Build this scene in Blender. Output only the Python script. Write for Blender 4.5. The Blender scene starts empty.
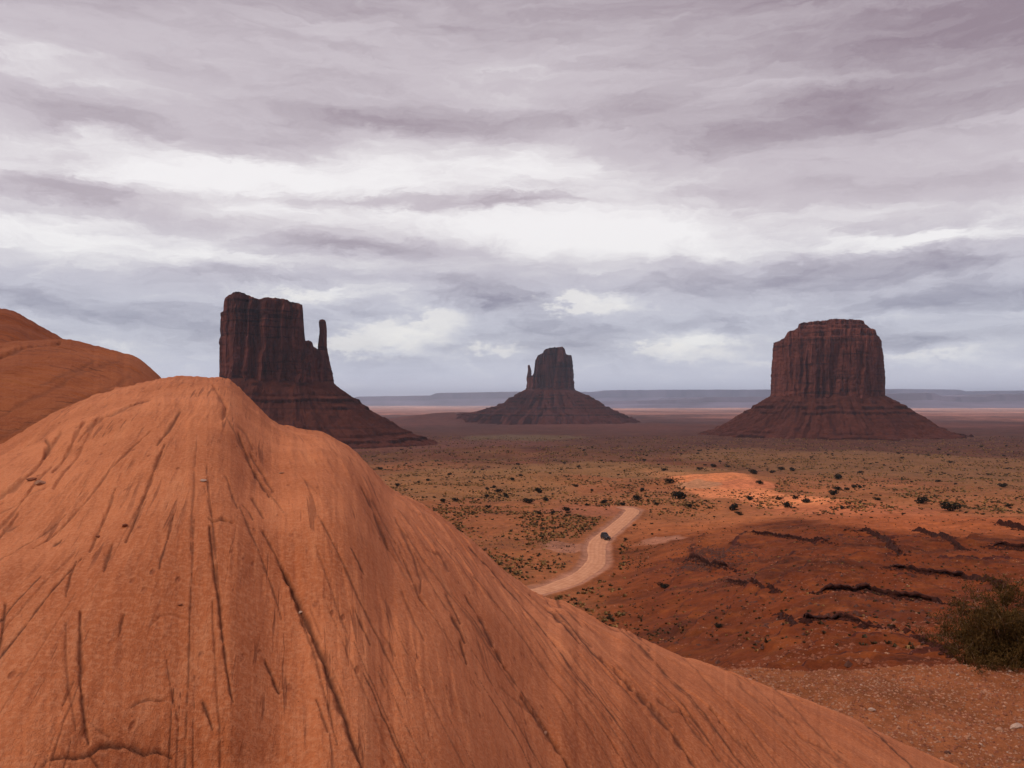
import bpy, math, random
import numpy as np
R = math.radians
random.seed(7)
rng = np.random.default_rng(7)
S = bpy.context.scene
COL = S.collection

# ------------------------------------------------------------------ camera
F, HX, HY = 804.0, 512.0, 402.0          # focal length in pixels, principal column, horizon row
cam = bpy.data.cameras.new('camera')
cam.sensor_width = 36.0
cam.lens = F * 36.0 / 1024.0
cam.shift_y = (HY - 384.0) / 1024.0
cam.clip_start = 0.1
cam.clip_end = 200000.0
camo = bpy.data.objects.new('camera', cam)
camo.rotation_euler = (R(90), 0, 0)
COL.objects.link(camo)
S.camera = camo

# ------------------------------------------------------------------ exposure / render
S.view_settings.view_transform = 'Standard'
S.view_settings.look = 'None'
S.view_settings.exposure = 0.22
S.view_settings.gamma = 1.0
S.view_settings.use_curve_mapping = False
S.render.engine = 'CYCLES'
S.cycles.use_denoising = True
S.cycles.max_bounces = 6
S.cycles.volume_bounces = 4
S.cycles.sample_clamp_indirect = 4.0

# ------------------------------------------------------------------ sun (veiled by the overcast)
SUN_EL, SUN_AZ = R(46), R(-108)           # azimuth measured from the view direction (+Y), negative = left
sun = bpy.data.lights.new('sun', 'SUN')
sun.energy = 1.2
sun.angle = R(20)
sun.color = (1.0, 0.90, 0.78)
suno = bpy.data.objects.new('sun', sun)
suno.rotation_euler = (R(90) - SUN_EL, 0, math.pi - SUN_AZ)
COL.objects.link(suno)

# ------------------------------------------------------------------ node helper
class NT:
    def __init__(s, tree):
        s.t = tree; s.n = tree.nodes; s.l = tree.links; s.n.clear()
    def put(s, sock, v):
        if v is None: return
        if isinstance(v, bpy.types.NodeSocket): s.l.new(v, sock)
        else:
            if sock.type == 'RGBA' and len(v) == 3: v = (*v, 1.0)
            sock.default_value = v
    def node(s, typ, **kw):
        nd = s.n.new(typ)
        for k, v in kw.items(): setattr(nd, k, v)
        return nd
    def m(s, op, a, b=None, c=None, clamp=False):
        nd = s.node('ShaderNodeMath', operation=op, use_clamp=clamp)
        s.put(nd.inputs[0], a); s.put(nd.inputs[1], b); s.put(nd.inputs[2], c)
        return nd.outputs[0]
    def vm(s, op, a, b=None):
        nd = s.node('ShaderNodeVectorMath', operation=op)
        s.put(nd.inputs[0], a); s.put(nd.inputs[1], b)
        return nd.outputs[0]
    def mix(s, f, a, b, blend='MIX'):
        nd = s.node('ShaderNodeMix', data_type='RGBA', blend_type=blend)
        s.put(nd.inputs[0], f); s.put(nd.inputs[6], a); s.put(nd.inputs[7], b)
        return nd.outputs[2]
    def noise(s, vec, scale, detail=4, rough=0.5, dist=0.0):
        nd = s.node('ShaderNodeTexNoise')
        s.put(nd.inputs['Vector'], vec); s.put(nd.inputs['Scale'], scale); s.put(nd.inputs['Detail'], detail)
        s.put(nd.inputs['Roughness'], rough); s.put(nd.inputs['Distortion'], dist)
        return nd.outputs['Fac'], nd.outputs['Color']
    def voro(s, vec, scale, feature='F1'):
        nd = s.node('ShaderNodeTexVoronoi', feature=feature)
        s.put(nd.inputs['Vector'], vec); s.put(nd.inputs['Scale'], scale)
        return nd.outputs['Distance'], nd.outputs.get('Color')
    def mr(s, v, a, b, c=0.0, d=1.0, smooth=True):
        nd = s.node('ShaderNodeMapRange', interpolation_type='SMOOTHSTEP' if smooth else 'LINEAR')
        s.put(nd.inputs[0], v)
        for i, q in enumerate((a, b, c, d)): s.put(nd.inputs[i + 1], q)
        return nd.outputs[0]
    def mapping(s, vec, rot=(0, 0, 0), scale=(1, 1, 1), loc=(0, 0, 0)):
        nd = s.node('ShaderNodeMapping'); s.put(nd.inputs[0], vec)
        nd.inputs[1].default_value = loc; nd.inputs[2].default_value = rot; nd.inputs[3].default_value = scale
        return nd.outputs[0]
    def sep(s, v):
        nd = s.node('ShaderNodeSeparateXYZ'); s.put(nd.inputs[0], v); return nd.outputs
    def comb(s, x, y, z):
        nd = s.node('ShaderNodeCombineXYZ')
        s.put(nd.inputs[0], x); s.put(nd.inputs[1], y); s.put(nd.inputs[2], z); return nd.outputs[0]
    def attr(s, name):
        nd = s.node('ShaderNodeAttribute', attribute_name=name); return nd.outputs
    def ramp(s, f, stops):
        nd = s.node('ShaderNodeValToRGB'); s.put(nd.inputs[0], f)
        cr = nd.color_ramp
        while len(cr.elements) < len(stops): cr.elements.new(0.5)
        for e, (p, c) in zip(cr.elements, stops): e.position = p; e.color = (*c, 1.0)
        return nd.outputs[0]

# ------------------------------------------------------------------ sky: Nishita air behind a broken overcast
def lin(*c):
    return tuple(((v / 255) / 12.92 if v / 255 <= 0.04045 else ((v / 255 + 0.055) / 1.055) ** 2.4) for v in c)

world = bpy.data.worlds.new('World'); S.world = world; world.use_nodes = True
def build_sky():
    w = NT(world.node_tree)
    tc = w.node('ShaderNodeTexCoord')
    d = w.vm('NORMALIZE', tc.outputs['Generated'])
    x, y, z = w.sep(d)[:3]
    sky = w.node('ShaderNodeTexSky', sky_type='NISHITA')
    sky.sun_disc = False; sky.sun_elevation = SUN_EL; sky.sun_rotation = SUN_AZ; sky.altitude = 1600
    nish = w.vm('MULTIPLY', sky.outputs[0], (0.10, 0.10, 0.10))
    az = w.m('ARCTAN2', x, y)
    hyp = w.m('SQRT', w.m('ADD', w.m('MULTIPLY', x, x), w.m('MULTIPLY', y, y)))
    sl = w.m('DIVIDE', z, w.m('MAXIMUM', hyp, 0.001))
    sl = w.m('MINIMUM', w.m('MAXIMUM', sl, 0.0), 3.0)
    # cloud deck seen in perspective
    zz = w.m('ADD', w.m('MAXIMUM', z, 0.0), 0.10)
    deck = w.comb(w.m('DIVIDE', x, zz), w.m('DIVIDE', y, zz), 0.0)
    warp_f, warp_c = w.noise(w.mapping(w.comb(az, sl, 0.0), scale=(5, 16, 1)), 1.0, 5, 0.6)
    wx, wy, wz = w.sep(warp_c)[:3]
    azw = w.m('ADD', az, w.m('MULTIPLY', w.m('SUBTRACT', wx, 0.5), 0.16))
    slw = w.m('ADD', sl, w.m('MULTIPLY', w.m('SUBTRACT', wy, 0.5), 0.055))
    _, fc = w.noise(w.mapping(w.comb(azw, slw, 0.7), scale=(17, 44, 1)), 1.0, 8, 0.68)
    fx, fy, fz = w.sep(fc)[:3]
    azw = w.m('ADD', azw, w.m('MULTIPLY', w.m('SUBTRACT', fx, 0.5), 0.11))
    slw = w.m('ADD', slw, w.m('MULTIPLY', w.m('SUBTRACT', fy, 0.5), 0.040))
    # brightness of the overcast by height over the horizon
    base = w.ramp(w.m('DIVIDE', sl, 0.5), [(0.0, (.66,)*3), (0.06, (.66,)*3), (0.14, (.58,)*3), (0.22, (.56,)*3), (0.32, (.70,)*3),
                                             (0.44, (.80,)*3), (0.56, (.76,)*3), (0.70, (.61,)*3), (0.86, (.52,)*3), (1.0, (.43,)*3)])
    v = w.m('MULTIPLY', base, 1.0)
    # soft layers and streaks
    n1, _ = w.noise(w.mapping(w.comb(azw, slw, 0.0), scale=(2.2, 15.0, 1)), 1.0, 6, 0.55, 0.3)
    n2, _ = w.noise(w.mapping(deck, scale=(0.7, 1.5, 1)), 1.0, 7, 0.55, 0.5)
    n3, _ = w.noise(w.mapping(w.comb(azw, slw, 0.3), scale=(9.0, 42.0, 1)), 1.0, 6, 0.62, 0.4)
    v = w.m('ADD', v, w.m('MULTIPLY', w.m('SUBTRACT', n1, 0.5), 0.75))
    v = w.m('ADD', v, w.m('MULTIPLY', w.m('SUBTRACT', n2, 0.5), 0.45))
    v = w.m('ADD', v, w.m('MULTIPLY', w.m('SUBTRACT', n3, 0.5), 0.55))
    n4, _ = w.noise(w.mapping(w.comb(azw, slw, 1.9), scale=(11.0, 30.0, 1)), 1.0, 7, 0.62, 0.2)
    v = w.m('ADD', v, w.m('MULTIPLY', w.m('MULTIPLY', w.m('SUBTRACT', n4, 0.5), 1.1), w.mr(sl, 0.22, 0.10)))
    # individual banks: (px, py, half width, half height, amount)
    for (px, py, hw, hh, am) in [
        (240, 172, 230, 26, .22), (100, 238, 150, 16, .24), (480, 95, 120, 34, .20), (620, 232, 190, 26, .38), (905, 243, 90, 10, .40),
        (600, 302, 62, 11, .30), (412, 332, 74, 24, .30), (345, 292, 60, 10, .25), (690, 350, 60, 14, .42), (950, 318, 120, 6, .30), (540, 170, 160, 22, .22),
        (90, 82, 160, 16, .18), (800, 82, 120, 12, .18), (930, 355, 150, 8, .16), (300, 210, 120, 8, .15),
        (60, 190, 130, 13, -.40), (430, 203, 150, 9, -.34), (350, 243, 110, 9, -.46), (215, 272, 80, 8, -.32), (60, 300, 150, 18, -.26),
        (490, 300, 90, 18, -.38), (570, 335, 90, 22, -.34), (850, 272, 220, 18, -.46), (900, 345, 130, 7, -.28), (380, 120, 230, 16, -.26),
        (950, 50, 300, 50, -.26), (500, 5, 400, 40, -.12), (525, 203, 50, 7, -.24), (760, 140, 200, 24, -.22), (900, 190, 200, 20, -.16),
        (130, 120, 180, 16, -.24), (330, 365, 120, 16, -.10), (220, 330, 80, 14, -.16)]:
        a0 = math.atan((px - HX) / F); ca = math.cos(a0)
        s0 = (HY - py) / F * ca; wa = hw / F * ca * ca; ws = hh / F * ca
        qa = w.m('MULTIPLY', w.m('SUBTRACT', azw, a0), 1 / wa); qs = w.m('MULTIPLY', w.m('SUBTRACT', slw, s0), 1 / ws)
        r2 = w.m('ADD', w.m('MULTIPLY', qa, qa), w.m('MULTIPLY', qs, qs))
        g = w.m('MULTIPLY', w.m('EXPONENT', w.m('MULTIPLY', r2, -1.1)), am)
        v = w.m('ADD', v, g)
    # darker towards the right of the view, high up
    v = w.m('SUBTRACT', v, w.m('MULTIPLY', w.m('MULTIPLY', w.mr(az, 0.0, 0.5), w.mr(sl, .12, .4)), 0.18))
    v = w.m('MAXIMUM', w.m('MINIMUM', v, 1.4), 0.0)
    low = w.mr(sl, 0.08, 0.24)
    dark = w.mix(low, lin(143, 143, 163), lin(144, 129, 141))
    midc = w.mix(low, lin(189, 191, 207), lin(193, 185, 195))
    hi = w.mix(low, lin(234, 235, 238), lin(238, 237, 242))
    c = w.mix(w.mr(v, 0.12, 0.58, smooth=False), dark, midc)
    c = w.mix(w.mr(v, 0.56, 1.08), c, hi)
    # separate cumulus puffs under the deck
    bf, bc = w.noise(w.mapping(w.comb(az, sl, 0.0), scale=(24, 52, 1), loc=(2.2, 5.1, 0)), 1.0, 9, 0.64, 0.0)
    bx, by, bz = w.sep(bc)[:3]
    aq = w.m('ADD', az, w.m('MULTIPLY', w.m('SUBTRACT', bx, .5), .12)); sq = w.m('ADD', sl, w.m('MULTIPLY', w.m('SUBTRACT', by, .5), .055))
    cum = None
    for (px, py, hw, hh) in [(400, 338, 62, 20), (440, 318, 34, 12), (350, 345, 40, 12), (600, 304, 56, 11), (575, 300, 24, 10), (700, 352, 62, 12), (655, 345, 24, 9), (930, 352, 60, 7), (500, 350, 30, 6), (300, 296, 46, 9), (800, 364, 60, 6)]:
        a0 = math.atan((px - HX) / F); ca = math.cos(a0); s0 = (HY - py) / F * ca
        qa = w.m('MULTIPLY', w.m('SUBTRACT', aq, a0), F / hw / ca / ca); qs = w.m('MULTIPLY', w.m('SUBTRACT', sq, s0), F / hh / ca)
        g = w.m('EXPONENT', w.m('MULTIPLY', w.m('ADD', w.m('MULTIPLY', qa, qa), w.m('MULTIPLY', qs, qs)), -1.0))
        cum = g if cum is None else w.m('ADD', cum, g)
    edge = w.mr(w.m('ADD', cum, w.m('MULTIPLY', w.m('SUBTRACT', bf, .5), 2.2)), .20, 1.05)
    puff = w.mix(w.mr(w.m('ADD', w.m('MULTIPLY', cum, .35), w.m('MULTIPLY', w.m('ADD', bz, bf), .75)), .70, 1.15), lin(198, 201, 216), lin(240, 239, 238))
    c = w.mix(w.m('MULTIPLY', edge, .62), c, puff)
    # clear-ish air low over the horizon
    c = w.mix(w.m('MULTIPLY', w.mr(sl, 0.075, 0.015), 0.8), c, lin(203, 209, 232))
    # unseen sky behind the viewer, dimmed to darken faces turned to the camera
    back = w.mr(y, -0.1, 0.45)
    c = w.mix(back, w.vm('MULTIPLY', c, (0.55, 0.53, 0.54)), c)
    # unseen sky overhead, brightened as added fill on upward faces
    top = w.m('ADD', 1.0, w.m('MULTIPLY', w.mr(z, 0.50, 0.80), 1.5))
    c = w.vm('MULTIPLY', c, w.comb(top, w.m('MULTIPLY', top, .97), w.m('MULTIPLY', top, .92)))
    c = w.mix(0.08, c, nish)
    # ground glow below the horizon
    c = w.mix(w.mr(z, -0.02, 0.0), lin(110, 72, 60), c)
    bg = w.node('ShaderNodeBackground'); w.put(bg.inputs[0], c); bg.inputs[1].default_value = 1.0
    out = w.node('ShaderNodeOutputWorld'); w.l.new(bg.outputs[0], out.inputs[0])
build_sky()
world.cycles.sampling_method = 'MANUAL'; world.cycles.sample_map_resolution = 512

# ------------------------------------------------------------------ numpy noise
_P = np.random.default_rng(3).permutation(1024)
_G = np.random.default_rng(4).uniform(0, 2 * np.pi, 1024)
_GX, _GY = np.cos(_G), np.sin(_G)
def pn(x, y, seed=0):
    x = np.asarray(x, float); y = np.asarray(y, float)
    xi = np.floor(x); yi = np.floor(y); fx = x - xi; fy = y - yi
    xi = xi.astype(np.int64) + seed * 131; yi = yi.astype(np.int64) + seed * 57
    def g(ix, iy, dx, dy):
        h = _P[(_P[ix & 1023] + iy) & 1023]
        return _GX[h] * dx + _GY[h] * dy
    u = fx * fx * fx * (fx * (fx * 6 - 15) + 10); v = fy * fy * fy * (fy * (fy * 6 - 15) + 10)
    a = g(xi, yi, fx, fy); b = g(xi + 1, yi, fx - 1, fy); c = g(xi, yi + 1, fx, fy - 1); d = g(xi + 1, yi + 1, fx - 1, fy - 1)
    return ((a + (b - a) * u) + ((c + (d - c) * u) - (a + (b - a) * u)) * v) * 1.5
def fbm(x, y, o=4, seed=0, gain=0.5):
    t = 0; a = 1.0; n = 0
    for i in range(o):
        t = t + a * pn(x * 2 ** i, y * 2 ** i, seed + i * 7); n += a; a *= gain
    return t / n
def sstep(x, a, b):
    t = np.clip((x - a) / (b - a), 0, 1); return t * t * (3 - 2 * t)
def smooth_interp(x, xs, ys, w):
    # piecewise-linear profile softened over +-w
    t = 0
    for k in (-1, -.5, 0, .5, 1): t = t + np.interp(x + k * w, xs, ys)
    return t / 5

# ------------------------------------------------------------------ objects
def put(o, parent=None):
    COL.objects.link(o)
    if parent is not None: o.parent = parent
    return o
def tag(o, label=None, cat=None, group=None, kind=None):
    if label: o['label'] = label
    if cat: o['category'] = cat
    if group: o['group'] = group
    if kind: o['kind'] = kind
    return o
def empty(name, loc, rz=0):
    o = bpy.data.objects.new(name, None); o.location = loc; o.rotation_euler = (0, 0, rz); o.empty_display_size = 0.5
    return put(o)
def mesh_np(name, V, Fc, mat, parent=None, loc=(0, 0, 0), smooth=True, attrs=None):
    V = np.asarray(V, dtype=np.float64) - np.array(loc); Fc = np.asarray(Fc)
    me = bpy.data.meshes.new(name); k = Fc.shape[1]
    me.vertices.add(len(V)); me.vertices.foreach_set('co', V.astype(np.float32).ravel())
    me.loops.add(Fc.size); me.loops.foreach_set('vertex_index', Fc.astype(np.int32).ravel())
    me.polygons.add(len(Fc)); me.polygons.foreach_set('loop_start', np.arange(0, Fc.size, k, dtype=np.int32))
    me.update(calc_edges=True)
    me.polygons.foreach_set('use_smooth', np.full(len(Fc), smooth))
    for an, av in (attrs or {}).items():
        if av.ndim == 1:
            a = me.attributes.new(an, 'FLOAT', 'POINT'); a.data.foreach_set('value', av.astype(np.float32))
        else:
            a = me.attributes.new(an, 'FLOAT_COLOR', 'POINT')
            a.data.foreach_set('color', np.hstack([av, np.ones((len(av), 1))]).astype(np.float32).ravel())
    me.materials.append(mat)
    o = bpy.data.objects.new(name, me); put(o, parent)
    if parent is None: o.location = loc
    return o
def grid_faces(nr, nc, wrap=False):
    i = np.arange(nr - 1)[:, None]; j = np.arange(nc if wrap else nc - 1)[None, :]
    a = i * nc + j; b = i * nc + (j + 1) % nc
    return np.stack([a, b, b + nc, a + nc], -1).reshape(-1, 4)

# ------------------------------------------------------------------ materials
def new_mat(name):
    m = bpy.data.materials.new(name); m.use_nodes = True
    return m, NT(m.node_tree)
def finish(w, col, rough=0.9, bump=None, bstr=0.5, bdist=0.05, spec=0.2, metal=0.0):
    p = w.node('ShaderNodeBsdfPrincipled'); w.put(p.inputs['Base Color'], col); w.put(p.inputs['Roughness'], rough)
    p.inputs['Specular IOR Level'].default_value = spec; p.inputs['Metallic'].default_value = metal
    if bump is not None:
        b = w.node('ShaderNodeBump'); w.put(b.inputs['Height'], bump); b.inputs['Strength'].default_value = bstr
        b.inputs['Distance'].default_value = bdist; w.l.new(b.outputs[0], p.inputs['Normal'])
    o = w.node('ShaderNodeOutputMaterial'); w.l.new(p.outputs[0], o.inputs[0])
def simple(name, col, rough=0.8, var=0.25, scale=5.0, bdist=0.02, spec=0.2, metal=0.0, bstr=0.4):
    m, w = new_mat(name); tc = w.node('ShaderNodeTexCoord').outputs['Object']
    n, _ = w.noise(tc, scale, 5, 0.6)
    c = w.mix(w.mr(n, .3, .7), tuple(v * (1 - var) for v in col), tuple(v * (1 + var) for v in col))
    finish(w, c, rough, n, bstr, bdist, spec, metal)
    return m

DIP = -0.38
STRIKE = math.atan2(0.388, 1.0)          # bedding planes strike this far left of +Y
def mat_slickrock(name, tint=(1, 1, 1), rot=STRIKE):
    m, w = new_mat(name)
    tc = w.node('ShaderNodeNewGeometry').outputs['Position']
    q = w.mapping(tc, rot=(0, 0, -rot), scale=(1, 1, 1))
    qx, qy, qz = w.sep(q)[:3]; q = w.comb(w.m('ADD', qx, w.m('MULTIPLY', qz, DIP)), qy, qz)
    st = w.mapping(q, scale=(9, 0.45, 3)); st2 = w.mapping(q, scale=(38, 1.1, 12))
    s1, _ = w.noise(st, 1.0, 5, 0.6, 0.3); s2, _ = w.noise(st2, 1.0, 4, 0.6)
    big, _ = w.noise(tc, 0.55, 4, 0.55); med, _ = w.noise(tc, 3.5, 6, 0.6); fine, _ = w.noise(tc, 45, 4, 0.7); gr, _ = w.noise(tc, 220, 2, 0.6)
    t = lambda c: tuple(a * b for a, b in zip(c, tint))
    c = w.mix(w.mr(big, .36, .64), t((.45, .130, .042)), t((.64, .218, .084)))
    c = w.mix(w.m('MULTIPLY', w.mr(med, .45, .70), .45), c, t((.44, .130, .042)))
    c = w.mix(w.m('MULTIPLY', w.mr(s1, .52, .70), .55), c, t((.36, .100, .033)))
    c = w.mix(w.m('MULTIPLY', w.mr(s1, .46, .28), .30), c, t((.70, .29, .125)))
    c = w.mix(w.m('MULTIPLY', w.mr(s2, .54, .70), .38), c, t((.22, .055, .022)))
    gm, _ = w.noise(tc, 110, 3, .7)
    c = w.mix(w.m('MULTIPLY', w.mr(gm, .52, .66), .42), c, t((.28, .085, .035)))
    c = w.mix(w.m('MULTIPLY', w.mr(fine, .42, .66), .38), c, t((.70, .31, .15)))
    # short dark runs of varnish that follow the beds
    v1, _ = w.noise(w.mapping(q, scale=(26, .7, 6), loc=(3, 7, 1)), 1.0, 3, .5); v2, _ = w.noise(w.mapping(q, scale=(2.2, .8, 1)), 1.0, 3, .5)
    run = w.m('MULTIPLY', w.mr(v1, .585, .66), w.mr(v2, .47, .60))
    c = w.mix(w.m('MULTIPLY', run, .5), c, t((.13, .037, .018)))
    dirt = w.attr('dirt')[2]
    c = w.mix(w.m('MULTIPLY', dirt, .82, clamp=True), c, (.045, .014, .009))
    sp, _ = w.voro(tc, 30)
    c = w.mix(w.m('MULTIPLY', w.mr(sp, .10, .05), w.mr(med, .56, .62)), c, (.16, .05, .025))
    h = w.m('ADD', w.m('MULTIPLY', s2, .35), w.m('MULTIPLY', s1, .5))
    h = w.m('ADD', h, w.m('MULTIPLY', fine, .50)); h = w.m('ADD', h, w.m('MULTIPLY', gr, .20)); h = w.m('ADD', h, w.m('MULTIPLY', med, .5))
    pt, _ = w.voro(w.mapping(q, scale=(1, .35, 1)), 14); pit = w.m('MULTIPLY', w.mr(pt, .22, .08), w.mr(med, .50, .60)); h = w.m('SUBTRACT', h, w.m('MULTIPLY', pit, .5))
    c = w.mix(w.m('MULTIPLY', pit, .55), c, t((.24, .065, .026)))
    h = w.m('SUBTRACT', h, w.m('MULTIPLY', run, .3))
    finish(w, c, 0.88, h, 0.55, 0.05, 0.18)
    return m
M_ROCK = mat_slickrock('orange_slickrock')
M_ROCK2 = mat_slickrock('brown_slickrock', (.56, .47, .38), R(62))
M_ROCK3 = mat_slickrock('dark_slickrock', (.42, .31, .22), R(70))

def mat_ground():
    m, w = new_mat('desert_soil')
    tc = w.node('ShaderNodeNewGeometry').outputs['Position']
    soil = w.attr('soil')[0]; veg = w.attr('veg')[2]
    n1, _ = w.noise(tc, 0.03, 6, 0.6); n2, _ = w.noise(tc, 0.35, 5, 0.65); n3, _ = w.noise(tc, 4, 5, 0.65); n4, _ = w.noise(tc, 38, 4, 0.7)
    k = w.m('ADD', w.m('MULTIPLY', n1, .6), w.m('MULTIPLY', n2, .7)); k = w.m('ADD', k, w.m('MULTIPLY', n3, .45)); k = w.m('ADD', k, w.m('MULTIPLY', n4, .35))
    k = w.mr(k, .82, 1.28, .45, 1.6, smooth=False)
    kk = w.comb(k, k, k)
    c = w.vm('MULTIPLY', soil, kk)
    vn, _ = w.noise(tc, .12, 5, .75); vn2, _ = w.noise(tc, .9, 4, .6)
    vv = w.m('MULTIPLY', veg, w.mr(w.m('ADD', w.m('MULTIPLY', vn, .5), w.m('MULTIPLY', vn2, .5)), .44, .56))
    c = w.mix(w.m('MULTIPLY', vv, .70), c, (.26, .125, .040))
    vd, _ = w.voro(tc, 1.1); vd2, _ = w.noise(tc, .5, 3, .6)
    c = w.mix(w.m('MULTIPLY', w.m('MULTIPLY', w.mr(vd, .42, .26), veg), w.mr(vd2, .42, .54)), c, (.052, .036, .018))
    h = w.m('ADD', w.m('MULTIPLY', n3, .5), w.m('MULTIPLY', n4, .25)); h = w.m('ADD', h, w.m('MULTIPLY', n2, 1.0))
    finish(w, c, 0.95, h, 0.5, 0.25, 0.1)
    return m
M_GROUND = mat_ground()

def mat_cliff(name, a, b, dk, zs=1.0):
    m, w = new_mat(name)
    tc = w.node('ShaderNodeNewGeometry').outputs['Position']
    vert = w.mapping(tc, scale=(.055 * zs, .055 * zs, .008 * zs)); v1, _ = w.noise(vert, 1.0, 6, .65, .4)
    vert2 = w.mapping(tc, scale=(.25 * zs, .25 * zs, .022 * zs)); v2, _ = w.noise(vert2, 1.0, 4, .6)
    hor = w.mapping(tc, scale=(.006 * zs, .006 * zs, .11 * zs)); h1, _ = w.noise(hor, 1.0, 6, .65)
    big, _ = w.noise(tc, .018 * zs, 3, .5)
    c = w.mix(w.mr(v1, .36, .64), a, b)
    c = w.mix(w.m('MULTIPLY', w.mr(v2, .5, .68), .65), c, dk)
    c = w.mix(w.m('MULTIPLY', w.mr(h1, .53, .62), .65), c, dk)
    c = w.mix(w.m('MULTIPLY', w.mr(big, .5, .7), .35), c, tuple(v * 1.35 for v in b))
    h = w.m('ADD', v2, w.m('MULTIPLY', h1, .6))
    finish(w, c, 0.95, h, 0.8, 3.0, 0.08)
    return m
M_CLIFF = mat_cliff('butte_sandstone', (.080, .022, .016), (.165, .048, .033), (.022, .006, .005))
M_CLIFF_R = mat_cliff('reddish_butte_sandstone', (.092, .024, .016), (.190, .056, .036), (.024, .007, .005))
def mat_talus(name, a, b, dk):
    m, w = new_mat(name)
    tc = w.node('ShaderNodeNewGeometry').outputs['Position']
    hor = w.mapping(tc, scale=(.003, .003, .16)); h1, _ = w.noise(hor, 1.0, 5, .6, .3)
    n1, _ = w.noise(tc, .05, 6, .7); n2, _ = w.noise(tc, .4, 4, .7)
    c = w.mix(w.mr(n1, .36, .64), a, b)
    c = w.mix(w.m('MULTIPLY', w.mr(h1, .54, .66), .5), c, dk)
    c = w.mix(w.m('MULTIPLY', w.mr(n2, .52, .68), .5), c, dk)
    c = w.mix(w.m('MULTIPLY', w.attr('ledge')[2], .8), c, tuple(v * .8 for v in dk))
    finish(w, c, 0.95, w.m('ADD', n1, w.m('MULTIPLY', n2, .5)), 0.8, 2.5, 0.05)
    return m
M_TALUS = mat_talus('butte_talus', (.075, .020, .012), (.120, .035, .021), (.030, .008, .006))
M_TALUS_FAR = mat_talus('far_butte_talus', (.075, .020, .014), (.110, .032, .022), (.030, .009, .007))

# ------------------------------------------------------------------ terrain height
BASE_Y = [0, 8, 12.2, 13.2, 20, 60, 100, 150, 190, 270, 350, 450, 600, 1000, 1900, 3500, 8000, 60000]
BASE_Z = [-4.1, -4.05, -3.98, -5.4, -11, -26, -36, -43.5, -45.8, -46, -46.6, -51, -57.5, -69, -79, -86, -92, -92]
HILL_Y = [0, 8, 12.2, 13.0, 15, 38, 60, 100, 150, 200, 255, 300, 360, 450, 600, 1000, 1900, 3500, 8000, 60000]
HILL_Z = [-4.1, -4.05, -3.98, -5.4, -7.5, -13.5, -19.2, -26.4, -32.0, -35.2, -37.6, -41.5, -46.0, -51, -57.5, -69, -79, -86, -92, -92]
ROAD_PX = [(470, 604), (505, 599), (537, 592), (562, 585), (583, 575), (596, 564), (597, 555), (596, 548), (599, 540.5), (607, 534), (619, 524.5), (627.5, 517), (632, 512.5), (633, 510), (627, 508)]
ROAD_Z = -46.0
def road_pts():
    p = [(( (px - HX) / F) * (-ROAD_Z * F / (py - HY)), -ROAD_Z * F / (py - HY)) for px, py in ROAD_PX]
    p = np.array(p)
    for _ in range(3):                     # Chaikin
        q = [p[0]]
        for a, b in zip(p[:-1], p[1:]): q += [a * .75 + b * .25, a * .25 + b * .75]
        q.append(p[-1]); p = np.array(q)
    return p
RP = road_pts()
def poly_dist(x, y, P):
    d = np.full(x.shape, 1e9)
    for a, b in zip(P[:-1], P[1:]):
        e = b - a; L = e @ e
        t = np.clip(((x - a[0]) * e[0] + (y - a[1]) * e[1]) / L, 0, 1)
        d = np.minimum(d, np.hypot(x - a[0] - t * e[0], y - a[1] - t * e[1]))
    return d
def strata(x, y, z, mk):
    """hard beds of the bank: treads and steep risers, broken along their length"""
    per = 2.1
    ph = (z + .9 * fbm(x / 26, y / 26, 4, 61) + .35 * fbm(x / 4, y / 4, 3, 62)) / per
    fl = np.floor(ph); fr = ph - fl
    on = sstep(pn(fl * 2.37 + .4, fl * 0 + 1.7, 63) + 1.3 * fbm(x / 18 + fl * 5.1, y / 60, 3, 64), .0, .22)
    on = on * sstep(mk + 0 * x, .12, .5) * sstep(y, 34, 60) * sstep(y, 290, 235)
    return (sstep(fr, 0, .13) - fr) * per * .62 * on, on * (fr < .15) * (fr > .015)
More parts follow.
